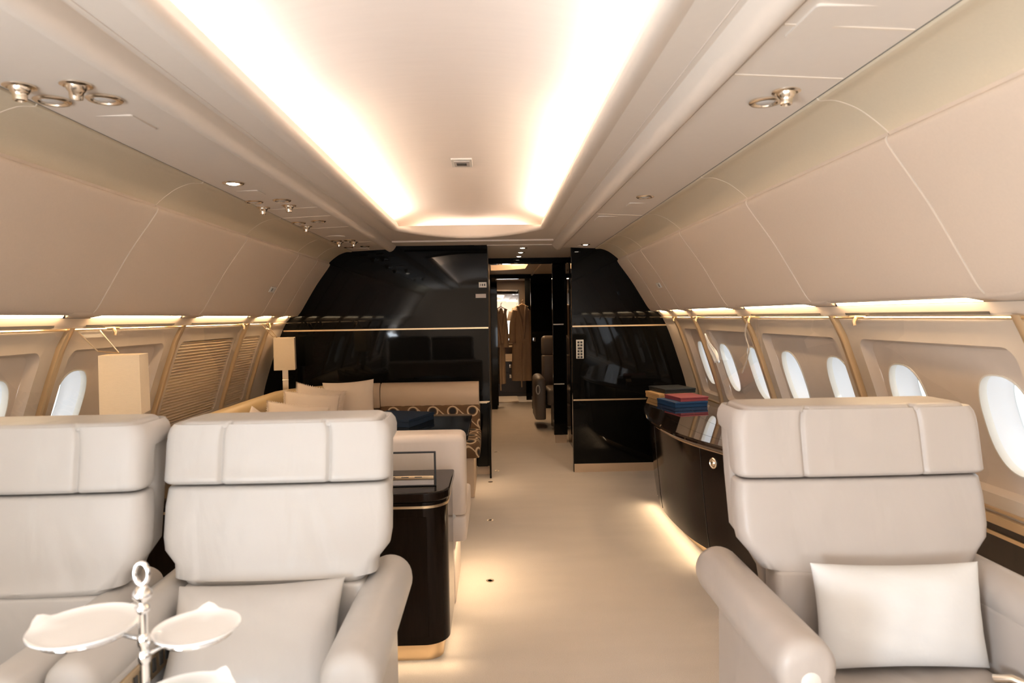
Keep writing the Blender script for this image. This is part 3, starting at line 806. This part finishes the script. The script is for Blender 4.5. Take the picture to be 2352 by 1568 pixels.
def chair(cx, w, narrow, Y, mat, label, arms, name='club_seat', gr='cream leather club seats', recl=0., dz=0., ht=0.):
    """cabin seat facing the camera (-Y); arms = list of (x0, x1, outer_side)"""
    root = thing(name, (cx, Y - .25, 0), label, 'armchair', gr)
    h = w / 2; nh = narrow / 2
    def yf(z): return Y + .02 + (z - 1.1) * .20 + recl * (z - .7)
    # headrest cap: deep over the top, shallow below
    L = []
    for z, dep, ins in [(a_ + ht * max(0, (a_ - .985) / .175), b_, c_) for a_, b_, c_ in (((.962, .07, .0), (.985, .075, 0), (1.03, .075, 0), (1.082, .08, 0), (1.090, .155, 0), (1.115, .17, .002), (1.135, .17, .007), (1.150, .168, .018), (1.160, .165, .034)))]:
        L.append((cx - h + ins, cx + h - ins, yf(z) - .022, yf(z) + dep, .035, z, .010, (.235, .765)))
    build(soft_loft(L, .018, .016, 6), 'headrest', mat, root, angle=55)
    # backrest cushion with tapered foot
    L = []
    for z, hw in ((.690, nh + .005), (.715, nh + .03), (.75, h - .035), (.785, h - .006), (.82, h), (.90, h), (.955, h - .004)):
        L.append((cx - hw, cx + hw, yf(z) - .006, yf(z) + .085, .035, z, .012, ()))
    build(soft_loft(L, .014, .03, 5), 'backrest', mat, root, angle=55)
    # rear shell
    L = []
    for z, hw in ((.40, nh - .02), (.68, nh), (.75, h - .05), (.80, h - .016), (.95, h - .012), (1.10, h - .014)):
        L.append((cx - hw, cx + hw, yf(z) + .07, yf(z) + .165, .03, z, 0, ()))
    build(soft_loft(L, .02, .02, 3), 'shell', mat, root, angle=50)
    # lower back
    L = [(cx - nh, cx + nh, yf(.6) + .006, yf(.6) + .10, .02, z, .004, ()) for z in (.40, .55, .695)]
    build(soft_loft(L, .01, .01, 3), 'lumbar_pad', mat, root, angle=50)
    # seat cushion
    xa = arms[0][1] + .004 if arms[0] else cx - nh; xb = arms[1][0] - .004
    L = [(xa, xb, Y - .56, Y - .045, .05, z, .01, ()) for z in (.30, .36, .42, .47)]
    build(soft_loft(L, .04, .02, 5), 'seat', mat, root, angle=55)
    build(MB().box(xa + .01, xb - .01, Y - .48, Y - .02, .0, .30), 'base', mat, root, bevel=.02)
    # arms: rolled top on an upright panel
    for x0, x1, inset0, inset1 in arms:
        c, r = (x0 + x1) / 2, (x1 - x0) / 2
        y0, y1 = Y - .49, Y + .15
        zc = .705 - r
        rows = []
        ys = [(y0, .55), (y0 + .006, .82), (y0 + .02, .96), (y0 + .04, 1), (y0 + .3, 1), (y1 - .04, 1), (y1 - .02, .95), (y1 - .005, .78), (y1, .5)]
        for y, k in ys:
            rows.append([(c + r * k * math.cos(a), y, zc + r * k * math.sin(a) * (1 if math.sin(a) > 0 else 1.15)) for a in [2 * PI * i / 28 for i in range(28)]])
        ar = build(MB().loft(rows), 'armrest', mat, root, angle=60)
        build(MB().box(x0 + inset0, x1 - inset1, y0 + .02, y1 - .02, .08, zc - .02), 'side_panel', mat, ar, bevel=.012)
    if dz:
        for o in [root] + list(root.children_recursive):
            if o.type == 'MESH' and o.name.split('.')[0] in ('headrest', 'backrest', 'shell'):
                o.location.z += dz
    return root

c1 = chair(-1.098, .627, .47, 1.86, LCREAM, 'cream leather seat at the far left edge, partly cut off by the frame', [(-1.50, -1.385, .0, .0), (-.915, -.812, .0, .004)], recl=-.05, ht=-.016)
c2 = chair(-.452, .627, .49, 1.91, LCREAM, 'cream leather seat with a tone-matched cushion, left of the aisle', [(-.806, -.690, .004, .0), (-.232, -.098, .0, .05)], ht=-.027)
c3 = chair(1.196, .718, .54, 1.91, LTAUPE, 'wider taupe leather seat with a white pillow, right of the aisle', [(.757, .892, .07, .0), (1.46, 1.59, .0, .02)], dz=-.017)
# gold control panel with dark keys on the inner arm
cp = build(MB().box(-.694, -.684, 1.47, 1.75, .545, .61).xf(Matrix.Identity(4)), 'control_panel', GOLD, c2, bevel=.003)
for i, y in enumerate((1.50, 1.535, 1.57, 1.655, 1.69, 1.72)):
    build(MB().box(-.686, -.681, y - .007, y + .007, .562, .595), 'key', DARKG, cp)
build(MB().box(-.686, -.681, 1.59, 1.635, .560, .597), 'key', M('display_olive', (.08, .085, .06), .3), cp)
# seat buckle and arm button on the right seat
build(MB().tube([(1.405, 1.66, .478), (1.43, 1.63, .492), (1.455, 1.60, .487)], .011, 10).box(1.44, 1.458, 1.585, 1.607, .475, .498), 'buckle', NICKEL, c3, bevel=.002)
build(MB().lathe([(.022, 0), (.022, -.005), (.016, -.008), (.001, -.008)], (0, 0, 0), 20).xf(Matrix.Translation((.825, 1.425, .615)) @ Matrix.Rotation(-PI / 2, 4, 'X')), 'button', LIGHTW, c3)

def pillow(name, w, hgt, t, mat, T, label, cat='cushion', group=None, fringe=False, n=22, wr=.0):
    mb = MB()
    def shp(u, v, s):
        k = (max(0, 1 - u ** 4)) ** .55 * (max(0, 1 - v ** 4)) ** .55
        x = w / 2 * u * (1 - .055 * (1 - v * v)); z = hgt / 2 * v * (1 - .065 * (1 - u * u))
        y = s * t / 2 * k * (1 - .25 * (u * u + v * v) / 2)
        y += wr * math.sin(9 * u + 5 * v) * math.cos(7 * v - 3 * u) * k
        return (x, y, z)
    us = [math.sin(PI / 2 * (-1 + 2 * i / n)) for i in range(n + 1)]
    for s in (-1, 1):
        mb.grid([[shp(u, v, s) for u in us] for v in us])
    if fringe:
        ed = [shp(u, 1, 0) for u in us] + [shp(1, v, 0) for v in reversed(us)] + [shp(u, -1, 0) for u in reversed(us)] + [shp(-1, v, 0) for v in us]
        dense = []
        for p, q in zip(ed, ed[1:]):
            for j in range(3): dense.append(tuple(p[i] + (q[i] - p[i]) * j / 3 for i in range(3)))
        o_ = []
        for i, p in enumerate(dense):
            k = 1.085 if i % 2 else 1.015
            o_.append((p[0] * k, random.uniform(-.004, .004), p[2] * k))
        mb.grid([dense, o_], True)
    mb.xf(T)
    return tag(build(mb, name, mat, angle=70, weld=True), label, cat, group)
def TR(x, y, z, pitch=0, yaw=0, roll=0):
    return Matrix.Translation((x, y, z)) @ Matrix.Rotation(math.radians(yaw), 4, 'Z') @ Matrix.Rotation(math.radians(pitch), 4, 'X') @ Matrix.Rotation(math.radians(roll), 4, 'Y')
pillow('pillow', .455, .268, .13, PILW, TR(1.213, 1.745, .608, -12, 0, 1), 'white rectangular pillow standing on the right taupe seat', 'pillow', wr=.004)
pillow('pillow', .43, .30, .11, LCREAM, TR(-.46, 1.71, .602, -38, 2, -1), 'off-white cushion lying on the seat left of the aisle', 'pillow', wr=.002)

# ------------------------------------------------------------------ tiered plate stand
root = thing('plate_stand', (-.365, 1.0, .72), 'chrome tiered stand carrying white plates in the near left corner', 'plate stand')
PX, PY = -.365, 1.0
build(MB().lathe([(.07, 0), (.07, .006), (.02, .014), (.006, .03)], (PX, PY, .72), 28), 'base', CHROME, root)
build(MB().tube([(PX, PY, .73), (PX, PY, 1.0)], .0062, 14), 'pole', CHROME, root)
fin = MB().lathe([(.0062, 0), (.010, .004), (.010, .010), (.006, .014), (.006, .018), (.013, .024), (.014, .030), (.008, .038), (.005, .042)], (PX, PY, .985), 18)
fin.tube([(PX + .010 * math.sin(a), PY, 1.044 + .016 * -math.cos(a)) for a in [2 * PI * i / 16 for i in range(17)]], .0035, 8)
build(fin, 'finial', CHROME, root, angle=60)
PLATES = ((-.459, 1.02, .955, .0765, 'upper white plate on the left of the chrome stand', 172), (-.313, 1.058, .930, .064, 'middle white plate on the right of the chrome stand', 97), (-.292, .963, .872, .068, 'lowest white plate of the stand, cut off by the bottom edge', 60))
for x, y, z, r, lb, ha in PLATES:
    d = Vector((x - PX, y - PY, 0)); L = d.length; d /= L
    hb = MB().tube([(x + (r * .80) * math.cos(a), y + (r * .80) * math.sin(a), z - .004) for a in [2 * PI * i / 28 for i in range(29)]], .0025, 8, False)
    hb.tube([(PX, PY, z - .01), (PX + d.x * (L - r * .80), PY + d.y * (L - r * .80), z - .004)], .003, 8)
    hb.lathe([(.008, -.018), (.009, -.012), (.009, -.006), (.0065, 0)], (PX, PY, z), 14)
    build(hb, 'ring_holder', CHROME, root, angle=60)
    mb = MB(); rows = []
    for rr_, zz in ((.0, .003), (.35, .003), (.72, .003), (.88, .0035), (.97, .006), (1.0, .0078), (1.0, .0055), (.9, .001), (.7, -.001), (.0, -.001)):
        row = []
        for i in range(48):
            a = 2 * PI * i / 48
            e = max(0, 1 - abs(((a - math.radians(ha) + PI) % (2 * PI)) - PI) / .34)
            e = e * e * (3 - 2 * e)
            lift = .011 * e * max(0, (rr_ - .78) / .22)
            k = rr_ * (1 + .04 * e)
            row.append((x + r * k * math.cos(a), y + r * k * math.sin(a), z + zz + lift))
        rows.append(row)
    mb.grid(rows, True)
    tag(build(mb, 'plate', WHITEP, weld=True, angle=60), lb, 'plate', 'white plates on the stand')
root = thing('side_table', (-.75, .98, 0), 'low table under the chrome plate stand', 'table')
build(MB().box(-1.45, -.22, .76, 1.19, .69, .72), 'tabletop', WOOD, root, bevel=.006)
build(MB().box(-1.40, -1.30, .85, 1.1, 0, .69), 'pedestal', WOOD, root, bevel=.01)

# ------------------------------------------------------------------ dark cabinet behind the left seats
root = thing('sideboard', (-.65, 2.92, 0), 'dark wood sideboard with gold band behind the left seats', 'sideboard')
def rc_outline(x0, x1, y0, y1, r):
    p = [(x0, y0)]
    p += [(x1 - r + r * math.cos(a), y0 + r + r * math.sin(a)) for a in [-PI / 2 + PI / 2 * i / 10 for i in range(11)]]
    p += [(x1, y1), (x0, y1)]
    return p
build(MB().prism(rc_outline(-1.30, -.045, 2.73, 3.13, .10), .085, .668), 'body', WOOD, root, bevel=.002)
build(MB().prism(rc_outline(-1.30, -.035, 2.715, 3.14, .105), .672, .712), 'top', WOOD, root, bevel=.008, seg=3)
build(MB().prism(rc_outline(-1.30, -.042, 2.727, 3.13, .10), .645, .655), 'gold_band', GOLD, root)
build(MB().prism(rc_outline(-1.30, -.075, 2.78, 3.08, .07), .0, .085), 'plinth', GOLD, root)
dp = build(MB().box(-.62, -.125, 2.727, 2.732, .12, .61), 'door', WOOD, root, bevel=.001)
root = thing('glass_monitor', (-.27, 2.83, .712), 'slim black-framed glass screen with gold strip on the dark sideboard', 'screen')
build(MB().box(-.45, -.100, 2.826, 2.832, .716, .850), 'screen', GLASS, root)
build(MB().box(-.455, -.092, 2.823, 2.835, .850, .857).box(-.100, -.092, 2.823, 2.835, .712, .853).box(-.455, -.092, 2.823, 2.835, .712, .717), 'frame', BLACK, root, bevel=.002)
gb = build(MB().box(-.45, -.102, 2.817, 2.826, .742, .756), 'speaker_bar', GOLD, root, bevel=.003)
build(MB().box(-.45, -.102, 2.820, 2.826, .720, .738), 'lower_panel', GASKET, root)
mk = MB()
for i in range(5): mk.box(-.40 + i * .055, -.37 + i * .055, 2.815, 2.819, .751, .7545)
build(mk, 'slots', DARKG, gb)

# bench with its back to us
root = thing('bench_seat', (-.5, 3.5, 0), 'beige leather bench facing away behind the dark sideboard', 'bench')
def soft_box(x0, x1, y0, y1, z0, z1, r=.03, rt=.03):
    return soft_loft([(x0, x1, y0, y1, r, z0, 0, ()), (x0, x1, y0, y1, r, (z0 + z1) / 2, 0, ()), (x0, x1, y0, y1, r, z1, 0, ())], rt, min(rt, .015), 4)
build(soft_box(-1.20, .012, 3.22, 3.42, .468, .855, .03, .035), 'backrest', LBENCH, root, angle=55)
build(soft_box(-1.20, .012, 3.24, 3.90, .335, .462, .025, .015), 'seat', LBENCH, root, angle=55)
build(MB().box(-1.17, -.05, 3.32, 3.84, .0, .335), 'base', LBENCH, root, bevel=.01)
build(MB().lathe([(.001, -.022), (.02, 0), (.001, .022)], (-.055, 3.222, .466), 4, 1, .35), 'pinch_tab', LCREAM, root)

# table with blue box
root = thing('dining_table', (-.6, 4.55, 0), 'glossy dark table between the bench and patterned sofa', 'table')
build(MB().prism(rrect(-.96, -.008, 4.05, 5.02, .07, 6), .668, .702), 'tabletop', LACQ, root, bevel=.006)
build(MB().prism(rrect(-.94, -.028, 4.07, 5.0, .06, 6), .650, .666), 'apron', CHROME, root)
build(MB().prism(rrect(-.85, -.45, 4.40, 4.68, .06, 5), .0, .65), 'pedestal', WOODP, root, bevel=.01)
def book(name, corner, ang, lx, ly, z0, h, mat, label, cat, group, edge=None):
    """box with its nearest corner at 'corner', rotated by ang degrees"""
    T = Matrix.Translation((corner[0], corner[1], z0)) @ Matrix.Rotation(math.radians(ang), 4, 'Z')
    root = thing(name, (corner[0], corner[1], z0), label, cat, group)
    build(MB().box(0, lx, 0, ly, 0, h * .60).xf(T), 'tray', mat, root, bevel=.0015)
    build(MB().box(-.003, lx + .003, -.003, ly + .003, h * .62, h).xf(T), 'lid', mat, root, bevel=.0025)
    return root
T_ = Matrix.Rotation(math.radians(-20), 3, 'Z')
b = book('presentation_box', (-.40, 4.42), -20, .36, .38, .7025, .052, NAVY, 'dark navy flat box lying askew on the glossy dining table', 'box', 'flat boxes')
b.location = (-.40 - .36 * math.cos(math.radians(20)), 4.42 + .36 * math.sin(math.radians(20)), .7025)

# ------------------------------------------------------------------ corner sofa
root = thing('corner_sofa', (-.8, 5.5, 0), 'corner sofa with gold leather back and brown ringed upholstery', 'sofa')
def path_roll():
    p = [(-1.58, 4.0), (-1.585, 4.3), (-1.585, 4.8), (-1.58, 5.15)]
    for i in range(1, 10):
        a = PI - PI / 2 * i / 9
        p.append((-1.05 + .53 * math.cos(a), 5.38 + .55 * math.sin(a)))
    return p
def roll_loft(path, prof):
    rows = []
    P = [Vector((x, y, 0)) for x, y in path]
    for i, p in enumerate(P):
        t = (P[min(i + 1, len(P) - 1)] - P[max(i - 1, 0)]).normalized(); n = Vector((t.y, -t.x, 0))   # towards the room
        rows.append([(p.x + n.x * d, p.y + n.y * d, z) for d, z in prof])
    return MB().loft(rows)
BACKP = [(-.085, .36), (-.09, .60), (-.085, .78), (-.06, .826), (-.02, .845), (.03, .840), (.065, .815), (.082, .775), (.078, .72), (.07, .66), (.09, .60), (.11, .45), (.11, .36)]
build(roll_loft(path_roll(), BACKP), 'corner_backrest', LGOLD, root, angle=55)
fb = [(-1.04, 5.935), (-.90, 5.95), (-.835, 5.955)]
FP = [(-.11, .36), (-.11, .60), (-.10, .80), (-.07, .835), (-.02, .852), (.035, .846), (.075, .815), (.09, .76), (.09, .69), (.075, .645), (.0, .635), (-.05, .60), (-.05, .36)]
build(roll_loft(fb, FP), 'corner_bolster', LBEIGE, root, angle=55)
build(roll_loft([(-.822, 5.955), (-.40, 5.955), (.022, 5.955)], FP), 'bolster', LBEIGE, root, angle=55, bevel=0)
build(soft_box(-.83, .03, 5.86, 6.05, .42, .66, .02, .02), 'back_cushion', PATT, root, angle=55)
build(soft_box(-1.02, .038, 5.22, 5.90, .325, .455, .04, .03), 'seat_cushion', PATT, root, angle=55)
build(soft_box(-1.50, -1.03, 4.0, 5.90, .325, .455, .04, .03), 'seat_cushion', PATT, root, angle=55)
build(MB().box(-1.02, -.01, 5.30, 6.03, .0, .325), 'base', LBEIGE, root, bevel=.01)
build(MB().box(-1.48, -1.08, 4.06, 5.85, .0, .325), 'base', LBEIGE, root, bevel=.01)
build(MB().prism([(-1.66, 4.0), (-1.50, 4.0), (-1.50, 5.30), (-1.20, 5.80), (-1.05, 6.02), (-1.45, 5.8), (-1.66, 5.4)], .0, .36), 'base', LBEIGE, root)
build(MB().prism(rrect(-.6, -.5, 5.21, 5.25, .01, 3), .34, .341), 'label_tab', LBEIGE, root)
gp = 'cream cushions on the corner sofa'
pillow('throw_cushion', .42, .43, .15, PILC, TR(-1.045, 5.66, .69, -14, 4, -3), 'largest plain cream cushion upright on the corner sofa', group=gp, wr=.003)
pillow('throw_cushion', .38, .37, .13, PILC, TR(-1.23, 5.40, .70, -20, 28, 14), 'cream cushion with a pointed corner behind the others', group=gp, fringe=True, wr=.003)
pillow('throw_cushion', .40, .37, .14, PILC, TR(-1.20, 5.06, .69, -22, 22, 8), 'fringed cream cushion in the middle of the sofa cushions', group=gp, fringe=True, wr=.003)
pillow('throw_cushion', .40, .36, .14, PILC, TR(-1.175, 4.60, .675, -26, 24, 10), 'nearest fringed cream cushion, showing just above the seat', group=gp, fringe=True, wr=.003)
pillow('throw_cushion', .32, .32, .11, PILC, TR(-1.27, 4.22, .675, -20, 55, 40), 'cushion showing only a pale tip above the near headrest', group=gp, wr=.003)

# ------------------------------------------------------------------ left ledge and lamps
root = thing('window_ledge', (-1.77, 4.5, 0), 'narrow ledge carrying the two lamps along the left wall', 'ledge')
build(MB().box(-1.868, -1.675, 2.6, 5.5, .80, .826), 'top', WOOD, root, bevel=.004) if False else None
build(MB().prism([(-1.868, 2.3), (-1.40, 2.3), (-1.40, 3.45), (-1.70, 3.5), (-1.70, 5.36)] + [(-1.05 + .66 * math.cos(a), 5.38 + .67 * math.sin(a)) for a in [PI - PI / 180 * k for k in (6, 15, 25, 35, 45, 55)]] + [(-1.43, 6.07), (-1.868, 6.07)], .672, .695), 'top', WOOD, root)
build(MB().prism([(-1.84, 2.4), (-1.45, 2.4), (-1.45, 3.4), (-1.72, 3.5), (-1.72, 5.40), (-1.60, 5.85), (-1.47, 6.03), (-1.84, 6.03)], .0, .672), 'body', WOODP, root)
def lamp(x, y, yaw, label):
    z0 = .695
    root = thing('table_lamp', (x, y, z0), label, 'lamp', 'square shade table lamps')
    Rz = Matrix.Translation((x, y, z0)) @ Matrix.Rotation(math.radians(yaw), 4, 'Z')
    build(MB().box(-.055, .055, -.055, .055, 0, .02).xf(Rz), 'base', NICKEL, root, bevel=.003)
    build(MB().box(-.024, .024, -.024, .024, .02, .215).box(-.027, .027, -.027, .027, .205, .212).box(-.024, .024, -.024, .024, .215, .33).xf(Rz), 'stem', NICKEL, root, bevel=.002)
    a, b, t = .083, .085, .002
    mb = MB(); q0 = [(-b, -b), (b, -b), (b, b), (-b, b)]; q1 = [(-a, -a), (a, -a), (a, a), (-a, a)]
    zl, zh = .297, .570
    mb.grid([[(p[0], p[1], zl) for p in q0], [(p[0], p[1], zh) for p in q1], [(p[0] * .97, p[1] * .97, zh) for p in q1], [(p[0] * .97, p[1] * .97, zl) for p in q0], [(p[0], p[1], zl) for p in q0]], True)
    build(mb.xf(Rz), 'lamp_shade', SHADE, root, angle=20)
lamp(-1.553, 3.20, 14, 'larger looking square-shaded lamp at the left, nearer the camera')
lamp(-1.62, 5.86, 12, 'square-shaded lamp in the far left corner by the black bulkhead')

# ------------------------------------------------------------------ right credenza, bowed front
FRONT = [(1.86, 2.58), (1.62, 2.72), (1.43, 3.05), (1.33, 3.46), (1.25, 3.72), (1.20, 3.98), (1.185, 4.40), (1.225, 4.80), (1.30, 5.17), (1.42, 5.62), (1.55, 6.06)]
fr = [(p.x, p.y) for p in smooth_poly([(x, y, 0) for x, y in FRONT], 8)]
def cred(off, z):
    return [(x + off, y, z) for x, y in fr] + [(1.862, 6.06, z), (1.862, 2.62, z)]
root = thing('credenza', (1.6, 4.3, 0), 'dark glossy bow-fronted credenza along the right wall', 'credenza')
build(MB().loft([cred(.090, .095), cred(.075, .2), cred(.052, .45), cred(.035, .686)]), 'body', WOOD, root, angle=50)
build(MB().loft([cred(.010, .688), cred(.0, .693), cred(-.004, .702), cred(.0, .712), cred(.012, .720)]), 'top', LTOP, root, angle=18)
build(MB().loft([cred(.026, .672), cred(.026, .680)]), 'gold_band', RIBM, root)
build(MB().loft([cred(.18, .0), cred(.17, .095)]), 'plinth', GOLD, root, angle=50)
def fx(y):
    return lerp([(q, p) for p, q in fr], y)
for y in (3.72, 4.55, 5.35):   # door joints
    build(MB().loft([[(fx(y) + o_ - dx, y + dy, z) for dx, dy in ((.002, -.002), (.002, .002), (-.01, .002), (-.01, -.002))] for o_, z in ((.089, .10), (.075, .2), (.052, .45), (.036, .668))]), 'door_joint', BLACK, root)
    pass
lj = MB()
for d in (.13, .34):
    lj.loft([[(x + d, y + dy, .7201 + dz) for dy, dz in ((-.0015, 0), (.0015, 0), (.0015, .0006), (-.0015, .0006))] for x, y in fr[26:-16]])
build(lj, 'lid_joint', BLACK, root)
kx, ky, kz = fx(3.60) + .036, 3.60, .610
k = build(MB().lathe([(.030, .004), (.030, -.004), (.024, -.008), (.020, -.004), (.016, -.004), (.010, -.010), (.001, -.011)], (0, 0, 0), 24).xf(Matrix.Translation((kx, ky, kz)) @ Matrix.Rotation(math.radians(22), 4, 'Z') @ Matrix.Rotation(PI / 2, 4, 'Y')), 'latch', NICKEL, root)
# flat boxes on the credenza
gb_ = 'flat boxes'
book('presentation_box', (1.485, 4.965), 12, .262, .30, .7208, .040, BLUEB, 'blue flat box on the credenza under the red one', 'box', gb_)
book('presentation_box', (1.535, 5.00), 12, .225, .26, .7612, .030, REDB, 'dark red flat box on top of the blue one', 'box', gb_)
book('presentation_box', (1.475, 5.42), 9, .25, .28, .7208, .050, TANB, 'tan wooden box on the credenza under the black one', 'box', gb_)
b = book('presentation_box', (1.53, 5.44), 12, .27, .30, .7712, .036, BLKB, 'black flat box on top of the tan one', 'box', gb_)

# tissue and cord hanging on the right window wall
mb = MB(); rows = []
for i in range(13):
    t = i / 12; z = 1.265 - .205 * t
    hw = .012 + .055 * min(1, t * 1.6) + (.006 if i == 12 else 0)
    yc = 4.94 - .075 * t + .012 * math.sin(t * 6)
    row = []
    for j in range(9):
        s = -1 + j / 4
        row.append((XW(z) - .028 - .02 * math.sin(2.6 * s + 4 * t) ** 2 * (.3 + t), yc + s * hw, z + .008 * math.sin(5 * s + 3 * t) * t))
    rows.append(row)
o = build(mb.grid(rows), 'tissue', PAPER, angle=80); tag(o, 'crumpled white tissue hanging between windows on the right wall', 'tissue')
md = o.modifiers.new('thick', 'SOLIDIFY'); md.thickness = .002
cp_ = smooth_poly([(1.640, 3.93, 1.372), (1.650, 4.0, 1.32), (1.672, 4.06, 1.27), (1.70, 4.085, 1.20), (1.715, 4.15, 1.135), (1.725, 4.23, 1.07), (1.73, 4.28, 1.03)], 6)
tag(build(MB().tube(cp_, [.0045 + .0012 * math.sin(i * 1.9) for i in range(len(cp_))], 7), 'pull_cord', SEAM, angle=60), 'pale cord dangling from the right rail past a rib', 'cord')

# far recliner in the lounge behind the corridor
root = thing('recliner', (1.0, 8.9, 0), 'dark grey leather recliner seen through the doorway', 'armchair')
def rot(mb, a=0): return mb
build(soft_box(.80, 1.32, 9.05, 9.22, .90, 1.15, .04, .05), 'headrest', LGREY, root, angle=55)
build(soft_box(.80, 1.32, 9.02, 9.20, .50, .895, .04, .02), 'backrest', LGREY, root, angle=55)
build(soft_box(.82, 1.30, 8.45, 9.03, .30, .50, .04, .04), 'seat', LGREY, root, angle=55)
build(soft_box(.86, 1.28, 8.40, 8.50, .04, .32, .03, .03), 'footrest', LGREY, root, angle=55)
ar = build(soft_box(.665, .80, 8.44, 9.1, .12, .655, .05, .06), 'armrest', LGREY, root, angle=55)
build(MB().tube([(.70 + .022 * math.cos(a), 8.434, .50 + .055 * math.sin(a)) for a in [2 * PI * i / 20 for i in range(21)]], .006, 8, False), 'handle', LIGHTW, ar)
build(soft_box(1.30, 1.43, 8.44, 9.1, .12, .655, .05, .06), 'armrest', LGREY, root, angle=55)

# ------------------------------------------------------------------ light
def area(name, loc, size, power, col, rot_=(0, 0, 0), spread=PI):
    l = bpy.data.lights.new(name, 'AREA'); l.shape = 'RECTANGLE'; l.size, l.size_y = size
    l.energy = power; l.color = col; l.spread = spread
    o = bpy.data.objects.new(name, l); COL.objects.link(o); o.location = loc; o.rotation_euler = rot_
    return o
WARM = (1, .80, .60); COOL = (.82, .91, 1)
for sx in (-1, 1):
    area('cove_light', (sx * .60, .1, 2.072), (.05, 4.8), 19, (1, .97, .97), (PI, math.radians(-18) * sx, 0))
    area('cove_light', (sx * .60, 3.75, 2.072), (.05, 2.5), 29, (1, .86, .71), (PI, math.radians(-18) * sx, 0))
area('cove_light', (0, 5.57, 2.08), (.85, .05), 4.5, (1, .86, .73), (PI - math.radians(14), 0, 0))
def spot(loc, power, col=WARM, ang=95):
    l = bpy.data.lights.new('downlight_lamp', 'SPOT'); l.energy = power; l.color = col; l.spot_size = math.radians(ang); l.spot_blend = .6; l.shadow_soft_size = .03
    o = bpy.data.objects.new('downlight_lamp', l); COL.objects.link(o); o.location = loc
spot((-.97, 3.04, 1.995), 12); spot((.95, 5.79, 1.99), 10)
for y in (6.32, 6.76, 7.2): spot((.44, y, 2.03), 9, (1, .66, .36))
for sd in (-1, 1):
    for a, b in zip(RIBS[4:], RIBS[5:] + [YF]):
        if b - a > .3:
            area('slot_lamp', (sd * 1.607, (a + b) / 2, 1.440), (.015, b - a - .2), 1.6 * (b - a), (1, .70, .40), (0, math.radians(-25) * sd, 0))
# floor wash under cabinets
area('floor_wash', (.0, 3.6, .30), (.06, .75), 2.2, (1, .74, .46), (0, math.radians(-25), 0))
area('floor_wash', (-.01, 5.6, .30), (.04, .5), 1.2, (1, .74, .46), (0, math.radians(-25), 0))
area('floor_wash', (-.3, 2.755, .07), (.6, .02), .5, (1, .74, .46), (math.radians(-60), 0, 0))
area('floor_wash', (-.065, 2.93, .07), (.02, .3), .2, (1, .74, .46), (0, math.radians(-60), 0))
area('floor_wash', (1.335, 4.35, .086), (.03, 1.3), 2.6, (1, .74, .46), (0, math.radians(58), 0))
spot((.5, 9.6, 2.03), 22, (1, .66, .36))
area('lounge_cove', (.4, 8.9, 2.11), (.4, .9), 9, (1, .66, .36), (PI, 0, 0))
area('dressing_lamp', (.5, 11.4, 2.04), (.3, .3), 12, (1, .72, .46))
# added fill light behind the camera, standing in for unseen forward daylight
area('added_fill_forward', (.80, YB + .05, 1.0), (1.1, 1.7), 50, COOL, (math.radians(138), 0, 0))
# made-up door frame dressing an added fill light, left and behind the camera
struct(build(MB().box(-1.92, -1.80, -1.62, -1.50, 0, 2.0).box(-1.92, -1.80, -.50, -.38, 0, 2.0).box(-1.92, -1.80, -1.62, -.38, 1.96, 2.06), 'added_fill_frame', LIGHTW, bevel=.02), 'pale made-up door frame around the added fill light', 'door')
area('added_fill_left', (-1.74, -1.0, 1.05), (1.7, .95), 215, COOL, (0, math.radians(-130), 0))  # added fill tilted up to brighten the near ceiling

w = bpy.data.worlds.new('sky'); S.world = w; w.use_nodes = True
bg = w.node_tree.nodes['Background']; bg.inputs[0].default_value = (.97, .97, 1, 1); bg.inputs[1].default_value = 2.5

S.view_settings.view_transform = 'Standard'; S.view_settings.look = 'None'
S.view_settings.exposure = .25; S.view_settings.gamma = 1
S.view_settings.use_curve_mapping = False
S.cycles.max_bounces = 8; S.cycles.diffuse_bounces = 4; S.cycles.glossy_bounces = 4; S.cycles.transparent_max_bounces = 8
S.cycles.adaptive_threshold = .03
S.cycles.caustics_reflective = False; S.cycles.caustics_refractive = False
